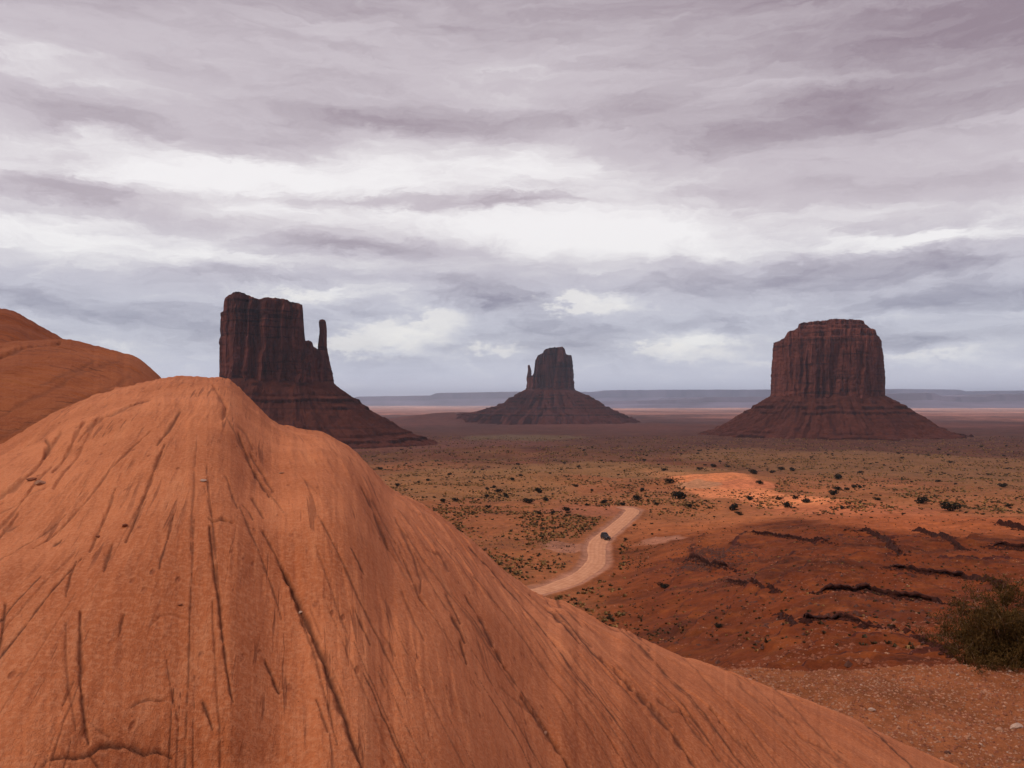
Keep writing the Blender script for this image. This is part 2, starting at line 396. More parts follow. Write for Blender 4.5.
def zfun(x, y):
    x = np.asarray(x, float); y = np.asarray(y, float)
    r = np.hypot(x, y); yy = np.where(y > 0, y, 0.0)
    edge = 0.22 * pn(x * .55, y * 0 + 3.3, 5) + 0.12 * pn(x * 1.7, y * 0 + 8.1, 6)
    ye = np.where(yy < 40, np.maximum(yy - edge * sstep(yy, 4, 9) * sstep(yy, 40, 16), 0), yy)
    zb = smooth_interp(ye, BASE_Y, BASE_Z, np.where(ye < 20, .18, np.minimum(ye * .07, 200)))
    zh = smooth_interp(ye, HILL_Y, HILL_Z, np.where(ye < 20, .18, np.minimum(ye * .07, 200)))
    a = x / np.maximum(y, 1.0)
    mk = sstep(a, 0.07, 0.42)
    z = zb * (1 - mk) + zh * mk
    z = np.where(yy < 16, np.where(yy < 13, zh, zh), z)
    # relief that grows with distance
    amp = sstep(r, 20, 120)
    n = fbm(x / 90, y / 90, 4, 11) * 3.8 * sstep(r, 100, 400) + fbm(x / 22, y / 22, 4, 23) * 1.1 * amp + fbm(x / 6, y / 6, 3, 31) * .35 * sstep(r, 14, 50)
    n = n + fbm(x / 400, y / 400, 4, 41) * 5.0 * sstep(r, 450, 1500) + fbm(x / 2500, y / 1500, 4, 47) * 9 * sstep(r, 3500, 9000)
    # benches in the right-hand slope
    bench, _ = strata(x, y, z, mk)
    # broad swell below the pale clearing and the rounded mounds behind the road
    for (px, py, Y, wx, wy, h) in [(722, 470, 520, 42, 38, 6.5), (560, 470, 560, 60, 40, 5.5), (450, 470, 520, 60, 40, 3.5), (900, 500, 380, 60, 30, 3.5), (540, 440, 1100, 200, 120, 8.0), (820, 450, 900, 160, 90, 7), (465, 412, 3450, 330, 260, 42), (640, 420, 2700, 300, 200, 8)]:
        x0 = (px - HX) / F * Y
        z = z + h * np.exp(-((x - x0) / wx) ** 2 - ((y - Y) / wy) ** 2)
    # small clods and stones of the near shelf
    near = sstep(r, 20, 12)
    n = n + near * (fbm(x * .9, y * .9, 3, 71) * .10 + fbm(x * 5, y * 5, 3, 75) * .022)
    bk = mk * sstep(y, 16, 40) * sstep(y, 300, 220)
    n = n + bk * (-np.abs(fbm(x / 14 + y / 60, y / 40, 4, 83)) * 1.6 + fbm(x / 2.2, y / 2.2, 3, 85) * .42 + fbm(x / .9, y / .9, 2, 86) * .16)
    z = z + n + bench
    m = (y > 150) & (y < 420) & (np.abs(x) < 160)
    if m.any():
        d = poly_dist(x[m], y[m], RP) if x.ndim else poly_dist(x[None], y[None], RP)[0]
        k = 1 - sstep(d, 4.4, 22)
        zm = z[m] if z.ndim else z
        zn = zm * (1 - k) + (ROAD_Z + .35 * np.exp(-((d - 5.0) / .9) ** 2)) * k
        if z.ndim: z[m] = zn
        else: z = zn
    return z
def ground_hit(px, py, y0=14.0, y1=9000.0):
    Y = np.geomspace(y0, y1, 900); a = (px - HX) / F; sl = (HY - py) / F
    g = zfun(a * Y, Y); below = sl * Y - g
    i = np.argmax(below < 0)
    if i == 0: return None
    t = below[i - 1] / (below[i - 1] - below[i]); yy = Y[i - 1] + t * (Y[i] - Y[i - 1])
    return a * yy, yy, sl * yy

# ------------------------------------------------------------------ ground sheet
def build_ground():
    rad = np.concatenate([np.linspace(.3, 6, 20, endpoint=False), np.linspace(6, 11, 60, endpoint=False), np.linspace(11, 15, 110, endpoint=False),
                          np.geomspace(15, 45, 60, endpoint=False), np.geomspace(45, 700, 620, endpoint=False),
                          np.geomspace(700, 5000, 170, endpoint=False), np.geomspace(5000, 31000, 60)])
    ang = np.concatenate([np.linspace(-R(180), -R(48), 70, endpoint=False), np.linspace(-R(48), -R(14), 180, endpoint=False),
                          np.linspace(-R(14), R(38), 1050, endpoint=False), np.linspace(R(38), R(180), 90, endpoint=False)])
    A, RR = np.meshgrid(ang, rad)
    X = RR * np.sin(A); Y = RR * np.cos(A)
    Z = zfun(X.ravel(), Y.ravel()).reshape(X.shape)
    x, y, z = X.ravel(), Y.ravel(), Z.ravel()
    px = HX + F * x / np.maximum(y, .5); py = HY - F * z / np.maximum(y, .5)
    r = np.hypot(x, y)
    # soil kinds laid over the land by distance and patch
    def L(*c): return np.array(c)
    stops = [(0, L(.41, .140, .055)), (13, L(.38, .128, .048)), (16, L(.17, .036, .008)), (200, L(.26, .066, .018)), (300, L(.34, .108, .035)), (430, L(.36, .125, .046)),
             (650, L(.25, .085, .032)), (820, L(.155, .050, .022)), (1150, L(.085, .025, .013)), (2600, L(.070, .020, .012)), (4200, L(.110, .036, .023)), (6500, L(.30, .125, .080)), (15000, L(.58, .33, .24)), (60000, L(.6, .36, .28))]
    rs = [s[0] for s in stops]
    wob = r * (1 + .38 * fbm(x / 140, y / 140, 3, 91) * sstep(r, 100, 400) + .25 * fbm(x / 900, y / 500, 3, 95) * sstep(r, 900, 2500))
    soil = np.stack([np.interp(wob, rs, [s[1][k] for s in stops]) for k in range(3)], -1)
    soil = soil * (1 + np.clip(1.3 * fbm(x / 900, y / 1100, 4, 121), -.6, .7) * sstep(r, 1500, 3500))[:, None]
    veg = np.interp(wob * (1 + .25 * fbm(x / 200, y / 90, 4, 103)), [0, 300, 360, 500, 900, 1300, 2000, 3000], [0, .15, .6, 1, .9, .55, .2, 0]) * (0.50 + 1.6 * fbm(x / 60, y / 45, 4, 99))
    veg = np.clip(veg, 0, 1)
    def blend(mask, c, vk=None):
        nonlocal soil, veg
        soil = soil * (1 - mask[:, None]) + np.array(c) * mask[:, None]
        if vk is not None: veg = veg * (1 - mask) + vk * mask
    pass
    # left of the road: browner scrubby flat; right: deep red-orange bank
    a = x / np.maximum(y, 1)
    blend(sstep(y, 100, 170) * (1 - sstep(y, 330, 420)) * (1 - sstep(a, .06, .16)) * (y > 0) * .8, (.30, .100, .036), .45)
    bank = sstep(a, .06, .20) * sstep(y, 15, 30) * (1 - sstep(y + 75 * fbm(x / 40, y / 40, 4, 12), 215, 290))
    blend(bank, (.165, .037, .008), 0.02)
    red = sstep(fbm(x / 35, y / 12, 4, 17), .02, .22) * bank
    blend(red * .8, (.100, .025, .007))
    blend(sstep(fbm(x / 5, y / 5, 4, 27), .05, .3) * bank * .5, (.23, .060, .015))
    mkk = sstep(a, 0.07, 0.42); zb_, zh_ = [smooth_interp(y, QY, QZ, np.minimum(np.maximum(y, 20) * .07, 200)) for QY, QZ in ((BASE_Y, BASE_Z), (HILL_Y, HILL_Z))]
    _, ris = strata(x, y, zb_ * (1 - mkk) + zh_ * mkk, mkk)
    blend(ris * .85 * (y > 30), (.050, .012, .005))  # risers coloured dark, ledge shade included in the soil colour
    # bare orange clearings
    def patch(pxc, pyc, hw, hh, c, vk=0, k=1.0, seed=3, ns=1.1):
        h = ground_hit(pxc, pyc)
        if h is None: return
        wx = hw / F * h[1]; wy = abs(h[1] - (ground_hit(pxc, pyc - hh) or (0, h[1] * 1.1, 0))[1])
        q = ((x - h[0]) / wx) ** 2 + ((y - h[1]) / wy) ** 2
        q = q + ns * fbm(x / (wx * .8), y / (wy * .8), 4, seed)
        blend((1 - sstep(q, .55, 1.15)) * k * (y > 0), c, vk)
    patch(714, 478, 42, 9, (.66, .225, .085), 0, 1, 3, .35); patch(745, 484, 34, 5, (.58, .190, .080), 0, 1, 4, .4)
    patch(700, 484, 22, 5, (.38, .22, .12), .3, .6)
    patch(860, 510, 110, 8, (.42, .130, .050), .02, .9, 8)
    patch(930, 520, 120, 8, (.36, .10, .032), 0, .8, 9)
    patch(560, 547, 26, 6, (.38, .17, .10), 0, .8, 5)
    patch(660, 540, 26, 4, (.38, .17, .10), 0, .7, 6)
    patch(590, 510, 60, 6, (.34, .115, .055), .05, .8, 7)
    patch(470, 478, 110, 10, (.27, .120, .044), .9, .7, 12)
    patch(600, 470, 140, 9, (.27, .130, .048), .9, .7, 13)
    patch(900, 458, 200, 10, (.21, .095, .040), .9, .7, 14)
    patch(520, 438, 60, 3, (.10, .085, .045), 1, .5, 15)
    patch(440, 445, 130, 5, (.135, .045, .028), .1, .8, 16)
    patch(330, 555, 160, 14, (.25, .075, .026), .2, .6, 18)
    patch(440, 510, 90, 12, (.30, .095, .034), .2, .7, 19)
    rd = np.full(x.shape, 99.0); mm = (y > 150) & (y < 420) & (np.abs(x) < 160)
    rd[mm] = poly_dist(x[mm], y[mm], RP)
    blend((1 - sstep(rd, 3.6, 5.6 + 1.8 * fbm(x / 8, y / 8, 3, 2))) * .8, (.40, .19, .115), 0)
    soil = np.clip(soil, .01, .9)
    Fc = grid_faces(len(rad), len(ang), True)
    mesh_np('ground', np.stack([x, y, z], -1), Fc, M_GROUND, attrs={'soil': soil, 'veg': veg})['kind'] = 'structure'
build_ground()

# ------------------------------------------------------------------ dirt road
def build_road():
    m, w = new_mat('graded_dirt')
    tc = w.node('ShaderNodeNewGeometry').outputs['Position']; ac = w.attr('across')[2]
    n, _ = w.noise(tc, .5, 5, .6); n2, _ = w.noise(tc, 6, 3, .6)
    c = w.mix(w.mr(n, .35, .65), (.52, .235, .120), (.64, .32, .175))
    aa = w.m('ADD', w.m('ABSOLUTE', ac), w.m('MULTIPLY', w.m('SUBTRACT', n, .5), .06))
    for p in (.22, .58):
        tr = w.m('EXPONENT', w.m('MULTIPLY', w.m('POWER', w.m('MULTIPLY', w.m('SUBTRACT', aa, p), 11.0), 2.0), -1.0))
        c = w.mix(w.m('MULTIPLY', tr, .30), c, (.42, .17, .085))
    c = w.mix(w.m('MULTIPLY', w.mr(aa, .78, 1.0), .6), c, (.40, .17, .09))
    finish(w, c, .95, n2, .3, .05, .1)
    P = RP; T = np.gradient(P, axis=0); T /= np.linalg.norm(T, axis=1)[:, None]; N = np.stack([-T[:, 1], T[:, 0]], -1)
    ks = np.linspace(-1, 1, 13); V = []; at = []
    for i, p in enumerate(P):
        hw = 3.3 + .7 * float(fbm(np.array([i * .11]), np.array([.5]), 3, 4)[0])
        for k in ks:
            q = p + N[i] * k * hw
            V.append((q[0], q[1], ROAD_Z + .12 * (1 - k * k) + .02 - .12 * (abs(k) > .99) * 2)); at.append(k)
    mesh_np('dirt_road', V, grid_faces(len(P), len(ks)), m, attrs={'across': np.array(at)})['kind'] = 'structure'
build_road()

# ------------------------------------------------------------------ buttes
def build_butte(name, label, Y, xs_px, top_px, base_px, depth, mat, tmat, talus_l, talus_r, spire=None, seed=0, talus_front=None, plan_n=3.0, cap=None, flute=1.0, kx=.35):
    """xs_px/top_px: skyline of the cliff block; base_px: row of the cliff foot; talus_*: (px out from cliff edge, row)."""
    # the butte is laid out square to its own bearing, then turned to it
    pc = (xs_px[0] + xs_px[-1]) / 2; az = math.atan((pc - HX) / F); Yw = Y; Y = Yw / math.cos(az)
    k = (Y - kx * depth) / F * math.cos(az) ** 2
    X = lambda px: math.tan(math.atan((px - HX) / F) - az) * (Y - kx * depth)
    Zz = lambda py: (HY - py) / F * Yw * (1 - .6 * depth / Y)
    xl, xr = X(xs_px[0]), X(xs_px[-1]); cx = (xl + xr) / 2; hw = (xr - xl) / 2
    zb = Zz(base_px) - 4 * k
    root = empty(name, (Y * math.sin(az), Y * math.cos(az), zb), -az); tag(root, label, 'butte')
    loc = np.array([cx, Y, zb])
    n = 420
    t = np.linspace(0, np.pi, n); xn = -np.cos(t) * .75 + np.linspace(-1, 1, n) * .25
    xc = cx + xn * hw
    xe = xc + 0
    T = np.interp(xe, [X(p) for p in xs_px], [Zz(p) for p in top_px])
    T = T + (fbm(xc / 14, xc * 0 + seed, 3, 5) * 1.1 + fbm(xc / 5, xc * 0 + seed, 2, 9) * .8) * k * .8
    D = depth * np.maximum(1 - np.abs(xn) ** plan_n, 0) ** (1 / plan_n)
    nv = 90; nc = 24
    v = np.linspace(0, 1, nv)
    def side(sgn):
        rows = []
        fl0 = None
        for vi in v:
            z = zb + (T - zb) * vi
            zz = z / (Y / F)
            wv = np.sqrt(np.clip(D / depth, 0, 1))
            xx = xc + 3 * pn(xc / 30, z / 20, seed + 3)
            f = -np.abs(fbm(xx / 26, z / 260 + sgn * 9, 3, seed + 1)) * 34 * flute           # deep crevices
            f = f + fbm(xx / 60, z / 300, 2, seed + 2) * 20 * flute
            f = f - np.abs(fbm(xx / 9, z / 130, 3, seed + 4)) * 9 * flute
            f = f + (np.abs((z / 17 + .8 * fbm(xx / 50, z / 50, 2, seed + 6)) % 1 - .5) - .25) * 4.5 * (0.35 + sstep(vi + 0 * z, .72, .95) * .9 + sstep(vi + 0 * z, .25, .08) * .6)
            f = f + fbm(xx / 7, z / 7, 3, seed + 8) * 3.0
            tap = 1 - .10 * vi - .05 * vi ** 3
            yy = Y + sgn * (D * tap + f * wv)
            xo = xc + (fbm(z / 12, xc * 0 + sgn, 3, seed + 12) * 2.2 * k) * np.abs(xn) ** 6
            if cap: # overhanging cap layers: step the wall back above each ledge
                for (pz, back) in cap:
                    yy = yy - sgn * back * sstep(z, Zz(pz) - .6 * k, Zz(pz) + .6 * k)
            rows.append(np.stack([xo, yy, z], -1))
        last = rows[-1]
        for s in np.linspace(1, 0, nc)[1:]:
            r = last.copy(); r[:, 1] = Y + (last[:, 1] - Y) * s
            r[:, 2] = last[:, 2] + fbm(r[:, 0] / 18, r[:, 1] / 18, 3, seed + 20) * 2.2 * (1 - s) ** .5 * k * .5
            rows.append(r)
        return np.array(rows)
    Fr = side(-1); Bk = side(1)
    nr = Fr.shape[0]
    V = np.vstack([Fr.reshape(-1, 3), Bk.reshape(-1, 3)])
    f1 = grid_faces(nr, n); f2 = grid_faces(nr, n)[:, ::-1] + nr * n
    mesh_np('cliff', V - loc, np.vstack([f1, f2]), mat, root, smooth=False)
    if spire:
        pts = spire                                    # rows of (px left, px right, py)
        zs = np.array([Zz(p[2]) for p in pts]); o = np.argsort(zs)
        zz = np.linspace(zs.min(), zs.max(), 70)
        lft = np.interp(zz, zs[o], np.array([X(p[0]) for p in pts])[o]); rgt = np.interp(zz, zs[o], np.array([X(p[1]) for p in pts])[o])
        th = np.linspace(0, 2 * np.pi, 40, endpoint=False); V = []
        for zi, a, b in zip(zz, lft, rgt):
            rr = (b - a) / 2; j = 1 + .16 * fbm(th * 2 / 1.0, th * 0 + zi / 25, 3, seed + 30) + .07 * fbm(th * 3, th * 0 + zi / 5, 2, seed + 33)
            V.append(np.stack([(a + b) / 2 + np.cos(th) * rr * j + .4 * k * math.sin(zi / 9), Y - depth * .15 + np.sin(th) * rr * 1.1 * j, th * 0 + zi], -1))
        V.append(np.stack([np.full(40, (lft[-1] + rgt[-1]) / 2), np.full(40, Y - depth * .15), np.full(40, zz[-1] + .8 * k)], -1))
        V = np.array(V)
        mesh_np('spire', V.reshape(-1, 3) - loc, grid_faces(len(V), 40, True), mat, root, smooth=False)
    # talus skirt
    dl = np.array([p[0] for p in talus_l]) * k; zl = np.array([Zz(p[1]) for p in talus_l])
    dr = np.array([p[0] for p in talus_r]) * k; zr = np.array([Zz(p[1]) for p in talus_r])
    na = 520; th = np.linspace(0, 2 * np.pi, na, endpoint=False)
    q = np.concatenate([np.linspace(0, .25, 50, endpoint=False), np.linspace(.25, 1, 90)])
    c_, s_ = np.cos(th), np.sin(th)
    sp = lambda a: np.sign(a) * np.abs(a) ** (2 / plan_n)
    px0, py0 = sp(c_) * (hw * .97), sp(s_) * (depth * .88)
    wr = (c_ + 1) / 2; wr = wr * wr * (3 - 2 * wr)
    V = []; LG = []
    for qi in q:
        d = np.interp(qi, np.linspace(0, 1, len(dl)), dl) * (1 - wr) + np.interp(qi, np.linspace(0, 1, len(dr)), dr) * wr
        z = np.interp(qi, np.linspace(0, 1, len(zl)), zl) * (1 - wr) + np.interp(qi, np.linspace(0, 1, len(zr)), zr) * wr
        gul = fbm(th * 9, th * 0 + qi * 1.5, 4, seed + 40) * (sstep(qi + 0 * th, 0, .25)) * (10 + 12 * qi) * k
        d2 = d + gul + d * .10 * fbm(th * 2, th * 0 + 3, 2, seed + 44)
        x = cx + px0 + c_ * d2; y = Y + py0 + s_ * d2
        zz = z + fbm(x / 40, y / 40, 4, seed + 50) * 4.5 * k * .6 * sstep(qi + 0 * th, .02, .2) + fbm(x / 9, y / 9, 3, seed + 51) * 3.2 * sstep(qi + 0 * th, .02, .1)
        # harder strata stand out as ledges
        per = 13.0; ph = (zz + 3 * fbm(x / 60, y / 60, 2, seed + 55)) / per
        fr = ph - np.floor(ph); strong = sstep(pn(np.floor(ph) * 3.7 + seed, th * 2.2 * 0 + 1.3, 2) + .9 * pn(th * 5, np.floor(ph) * 1.3, 8), -.10, .25) * (1 - sstep(qi + 0 * th, .75, .95))
        zz = zz + strong * (np.where(fr < .18, fr / .18 * 1.0, 1 - (fr - .18) / .82) - .5) * per * .42
        zz = zz - sstep(qi + 0 * th, .78, 1) * 7 * k
        LG.append(strong * (fr < .18)); V.append(np.stack([x, y, zz], -1))
    V = np.array(V)
    mesh_np('talus', V.reshape(-1, 3) - loc, grid_faces(len(q), na, True)[:, ::-1], tmat, root, smooth=False, attrs={'ledge': np.array(LG).ravel()})
    return root

build_butte('sandstone_butte', 'dark brown sandstone butte with a separate thin spire on its right, nearest the orange dome', 1400,
    [219.5, 220, 221, 222, 224.6, 226, 229, 233, 240.6, 249.5, 253, 261, 273.6, 285, 295, 303, 304, 305, 306, 309, 313, 314, 319, 324, 329, 331, 334, 335.6, 336],
    [385, 350, 330, 313, 312, 300.5, 297.5, 295.5, 294, 295.5, 298.5, 300, 298.5, 300, 302.5, 304.5, 316, 333.5, 341, 340, 342, 346, 349, 349, 353, 364, 371.5, 380, 386],
    379, 78, M_CLIFF, M_TALUS,
    [(0, 377), (14, 385), (28, 398), (48, 415), (80, 440), (130, 460), (190, 474)],
    [(0, 381), (15, 395), (36, 411), (58, 424), (82, 437), (115, 446), (170, 456)],
    spire=[(318.5, 336.3, 388), (318.8, 334.5, 372), (319.2, 331.5, 362), (319.6, 329.3, 350), (320.4, 328.4, 336), (320.7, 328.0, 325), (320.3, 327.6, 319), (321.4, 326.6, 316.6)], seed=1)
build_butte('sandstone_butte', 'small distant mitten-shaped butte on a cone of scree in the middle of the skyline', 3300,
    [526.2, 527, 528, 531, 532.5, 534, 535.4, 538, 543, 544.3, 548, 552, 562, 564.6, 566, 571.7, 573, 574, 574.7],
    [390, 380, 376, 375, 375.4, 373, 360.6, 355.5, 353, 350, 348.4, 347.4, 347, 349, 354.3, 355.5, 365.7, 383.5, 392],
    388, 85, M_CLIFF, M_TALUS_FAR,
    [(0, 388), (8, 394), (18, 403), (32, 408), (48, 412), (62, 415.5), (76, 419)],
    [(0, 389), (12, 396), (26, 405), (40, 413), (50, 417), (58, 420), (70, 423)],
    spire=[(526.3, 533, 392), (526.6, 532, 382), (527.0, 531.4, 374), (527.4, 530.6, 369), (528.0, 530.0, 365)], seed=2, flute=1.1)
build_butte('sandstone_butte', 'broad reddish brown flat-capped butte standing alone on the right of the valley', 1900,
    [768.3, 769, 770.5, 772, 778.7, 783.8, 786.3, 791, 796.5, 797.3, 801.6, 822, 834.6, 862.5, 864.5, 868, 874, 875.3, 879.8, 882, 884.4, 884.9],
    [400, 375, 358, 340.6, 339.4, 335.5, 331, 328.5, 326.7, 321.6, 320.3, 319, 317.8, 319.8, 325, 327.5, 331, 335.5, 340.6, 353, 372, 400],
    395, 125, M_CLIFF_R, M_TALUS,
    [(0, 394), (10, 401), (24, 412), (42, 423), (58, 430), (75, 436), (95, 440)],
    [(0, 394), (14, 403), (34, 416), (50, 427), (66, 433), (84, 438), (104, 442)],
    seed=5, plan_n=2.6, kx=.42, flute=.75, cap=[(337, 13), (329, 20), (324, 16)])

# ------------------------------------------------------------------ far mesas along the horizon
def build_mesas():
    mat = simple('haze_tinted_mesa_rock', (.17, .145, .19), .95, .35, .0008, 20, .05)  # red rock with the blue of distant haze mixed into its base colour
    for j, (Y, prof, lab) in enumerate([
        (21000, [(-400, 404), (250, 403), (350, 399), (356, 396.5), (430, 395.5), (436, 393), (450, 392.5), (520, 391.5), (600, 391.8), (606, 390), (700, 389.5), (760, 389.5), (850, 389.2), (905, 388.8), (960, 389.5), (968, 391), (1024, 390.5), (1300, 391), (1500, 398)], 0),
        (13500, [(560, 403), (640, 400.5), (700, 399), (705, 397), (760, 396.5), (800, 398.5), (880, 397), (888, 393.5), (935, 392.5), (942, 396), (985, 396.5), (992, 394.5), (1060, 393), (1200, 394), (1400, 403)], 1)]):
        k = Y / F; xs = np.linspace(prof[0][0], prof[-1][0], 1400)
        tp = np.interp(xs, [p[0] for p in prof], [p[1] for p in prof]) + .35 * fbm(xs / 14, xs * 0 + j, 4, 3)
        X = (xs - HX) * k; Zt = np.maximum((HY - tp) * k, -90); base = -95.0
        rows = []
        for (f, zf) in [(0, 0), (.35, .22), (.75, .42), (.95, .52), (1.0, .97), (1.15, 1.0), (2.0, 1.0), (4.0, 1.0), (4.3, .4), (5.5, 0)]:
            run = 1300 * f + 600 * fbm(X / 1800, X * 0 + j * 3, 4, 7)
            rows.append(np.stack([X * (1 + 0 * f), Y - 1300 + run, base + (Zt - base) * zf], -1))
        V = np.array(rows)
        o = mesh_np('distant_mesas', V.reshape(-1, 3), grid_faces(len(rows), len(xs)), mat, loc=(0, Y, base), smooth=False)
        o['kind'] = 'structure'
build_mesas()

# ------------------------------------------------------------------ haze
def build_haze():
    x0, x1, y0, y1, z0, z1 = -36000, 36000, -33000, 33000, -140, 420
    V = [(x, y, z) for x in (x0, x1) for y in (y0, y1) for z in (z0, z1)]
    Fc = [(0, 1, 3, 2), (4, 6, 7, 5), (0, 4, 5, 1), (2, 3, 7, 6), (0, 2, 6, 4), (1, 5, 7, 3)]
    m = bpy.data.materials.new('haze_air'); m.use_nodes = True; w = NT(m.node_tree)
    p = w.node('ShaderNodeVolumePrincipled'); p.inputs['Color'].default_value = (.64, .81, 1.0, 1); p.inputs['Density'].default_value = 4.2e-5
    p.inputs['Anisotropy'].default_value = 0.35
    o = w.node('ShaderNodeOutputMaterial'); w.l.new(p.outputs[0], o.inputs['Volume'])
    mesh_np('haze', V, Fc, m, smooth=False)['kind'] = 'stuff'
build_haze()

# ------------------------------------------------------------------ foreground slickrock
def seg_dist(px, py, P, W):
    """distance in units of the local half width (W per point) to a polyline"""
    best = np.full(px.shape, 1e9)
    for i in range(len(P) - 1):
        a, b = np.array(P[i], float), np.array(P[i + 1], float); e = b - a; L = e @ e
        t = np.clip(((px - a[0]) * e[0] + (py - a[1]) * e[1]) / L, 0, 1)
        ww = W[i] * (1 - t) + W[i + 1] * t
        best = np.minimum(best, np.hypot(px - a[0] - t * e[0], py - a[1] - t * e[1]) / ww)
    return best
def build_outcrop(name, label, sil, yc, kk, u0, u1, nu, nq, mat, y_near, back_k, cracks=(), seed=0, strike=(-.388, 1.0), loc=(0, 6, -3), soft=5, bumps=(), amp=1.0, rough=1.0):
    u = np.linspace(u0, u1, nu)
    ps = smooth_interp(u, [p[0] for p in sil], [p[1] for p in sil], soft)
    ps = ps + 1.6 * fbm(u / 28, u * 0 + seed, 3, 5) + .7 * fbm(u / 6, u * 0 + seed, 2, 6)
    Yc = smooth_interp(u, [p[0] for p in yc], [p[1] for p in yc], 40)
    K = smooth_interp(u, [p[0] for p in kk], [p[1] for p in kk], 40)
    P0 = (Yc - y_near) ** 2 / y_near
    q = np.linspace(0, 1, nq)
    P = P0[None, :] * ((1 - q) ** 2)[:, None]
    Yf = ((2 * Yc + P) - np.sqrt(np.maximum((2 * Yc + P) ** 2 - 4 * Yc ** 2, 0))) / 2
    zc = (HY - ps) / F * Yc; s = zc / Yc
    Zf = s * Yf - K * (Yc - Yf) ** 2
    nb = 120; bb = (np.linspace(0, 1, nb)[1:] ** 1.5)[:, None] * 9.0
    Yb = Yc + bb; Zb = s * Yb - (K + back_k) * bb ** 2
    Y = np.vstack([Yf, Yb]); Z = np.vstack([Zf, Zb]); U = np.broadcast_to(u, Y.shape)
    X = (U - HX) / F * Y
    px = U.ravel().copy(); py = (HY - F * Z / Y).ravel(); x = X.ravel(); y = Y.ravel(); z = Z.ravel().copy()
    back = (np.arange(Y.shape[0]) >= nq)[:, None] * np.ones_like(Y); back = back.ravel() > 0
    sd = np.array(strike) / math.hypot(*strike)
    b = x * sd[1] - y * sd[0] + DIP * z; l = x * sd[0] + y * sd[1]
    b = b + .05 * fbm(l / 1.5, b / 1.5, 2, seed + 2) * 2
    dz = .055 * fbm(x / 2.0, y / 2.2, 2, seed + 1)                                   # gentle undulation
    dz = dz + .024 * fbm(b * 2.6, l * .22, 3, seed + 3) * rough                              # flutes along the beds
    m1 = sstep(fbm(x / 1.1, y / 1.1, 2, seed + 9), -.15, .35)
    saw = lambda f, sh: ((b * f + .5 * fbm(l * .5, b, 2, seed + sh)) % 1.0)
    sw = saw(5.0, 5); dz = dz + .012 * m1 * np.where(sw < .12, sw / .12, 1 - (sw - .12) / .88) * rough
    sw = saw(13.0, 6); dz = dz + .006 * m1 * np.where(sw < .15, sw / .15, 1 - (sw - .15) / .85) * rough
    dz = dz + .007 * fbm(x * 6, y * 6, 4, seed + 7)
    z = z + dz * amp * np.minimum(y / 6, 1.3)
    dirt = np.zeros(len(x))
    for (bx, by, rx, ry, h) in bumps:                                                  # broad swells / hollows (picture-measured, metres high)
        z = z + h * np.exp(-((px - bx) / rx) ** 2 - ((py - by) / ry) ** 2) * (~back)
    jx = 1.3 * fbm(px / 18, py / 40, 4, seed + 14); jy = 1.5 * fbm(px / 20, py / 20, 2, seed + 15)
    wm = 1 + 1.7 * fbm(px / 11, py / 13, 3, seed + 16)
    for (pts, wd, dp, dk) in cracks:
        wd = wd * .62; dp = dp * 1.1
        A = np.array(pts, float); mg = 26
        idx = np.where((px > A[:, 0].min() - mg) & (px < A[:, 0].max() + mg) & (py > A[:, 1].min() - mg) & (py < A[:, 1].max() + mg) & ~back)[0]
        if not len(idx): continue
        n = len(pts); W = [wd * (.35 + .65 * math.sin(math.pi * (i + .6) / (n + .2))) for i in range(n)]
        d = seg_dist(px[idx] + jx[idx], py[idx] + jy[idx], pts, W) / np.clip(wm[idx], .15, 2)
        g = np.exp(-(d * .9) ** 2)
        z[idx] -= dp * wd * g * y[idx] / F * 1.6
        lip = np.exp(-((d - 2.0) / 1.0) ** 2); z[idx] += .07 * dp * wd * lip * y[idx] / F
        dirt[idx] = np.maximum(dirt[idx], np.clip(dk * np.exp(-(d * .95) ** 2), 0, 1))
    V = np.stack([x, y, z], -1)
    o = mesh_np(name, V, grid_faces(Y.shape[0], nu), mat, loc=loc, attrs={'dirt': dirt})
    tag(o, label, 'rock')
    return o, (px, py, x, y, z)

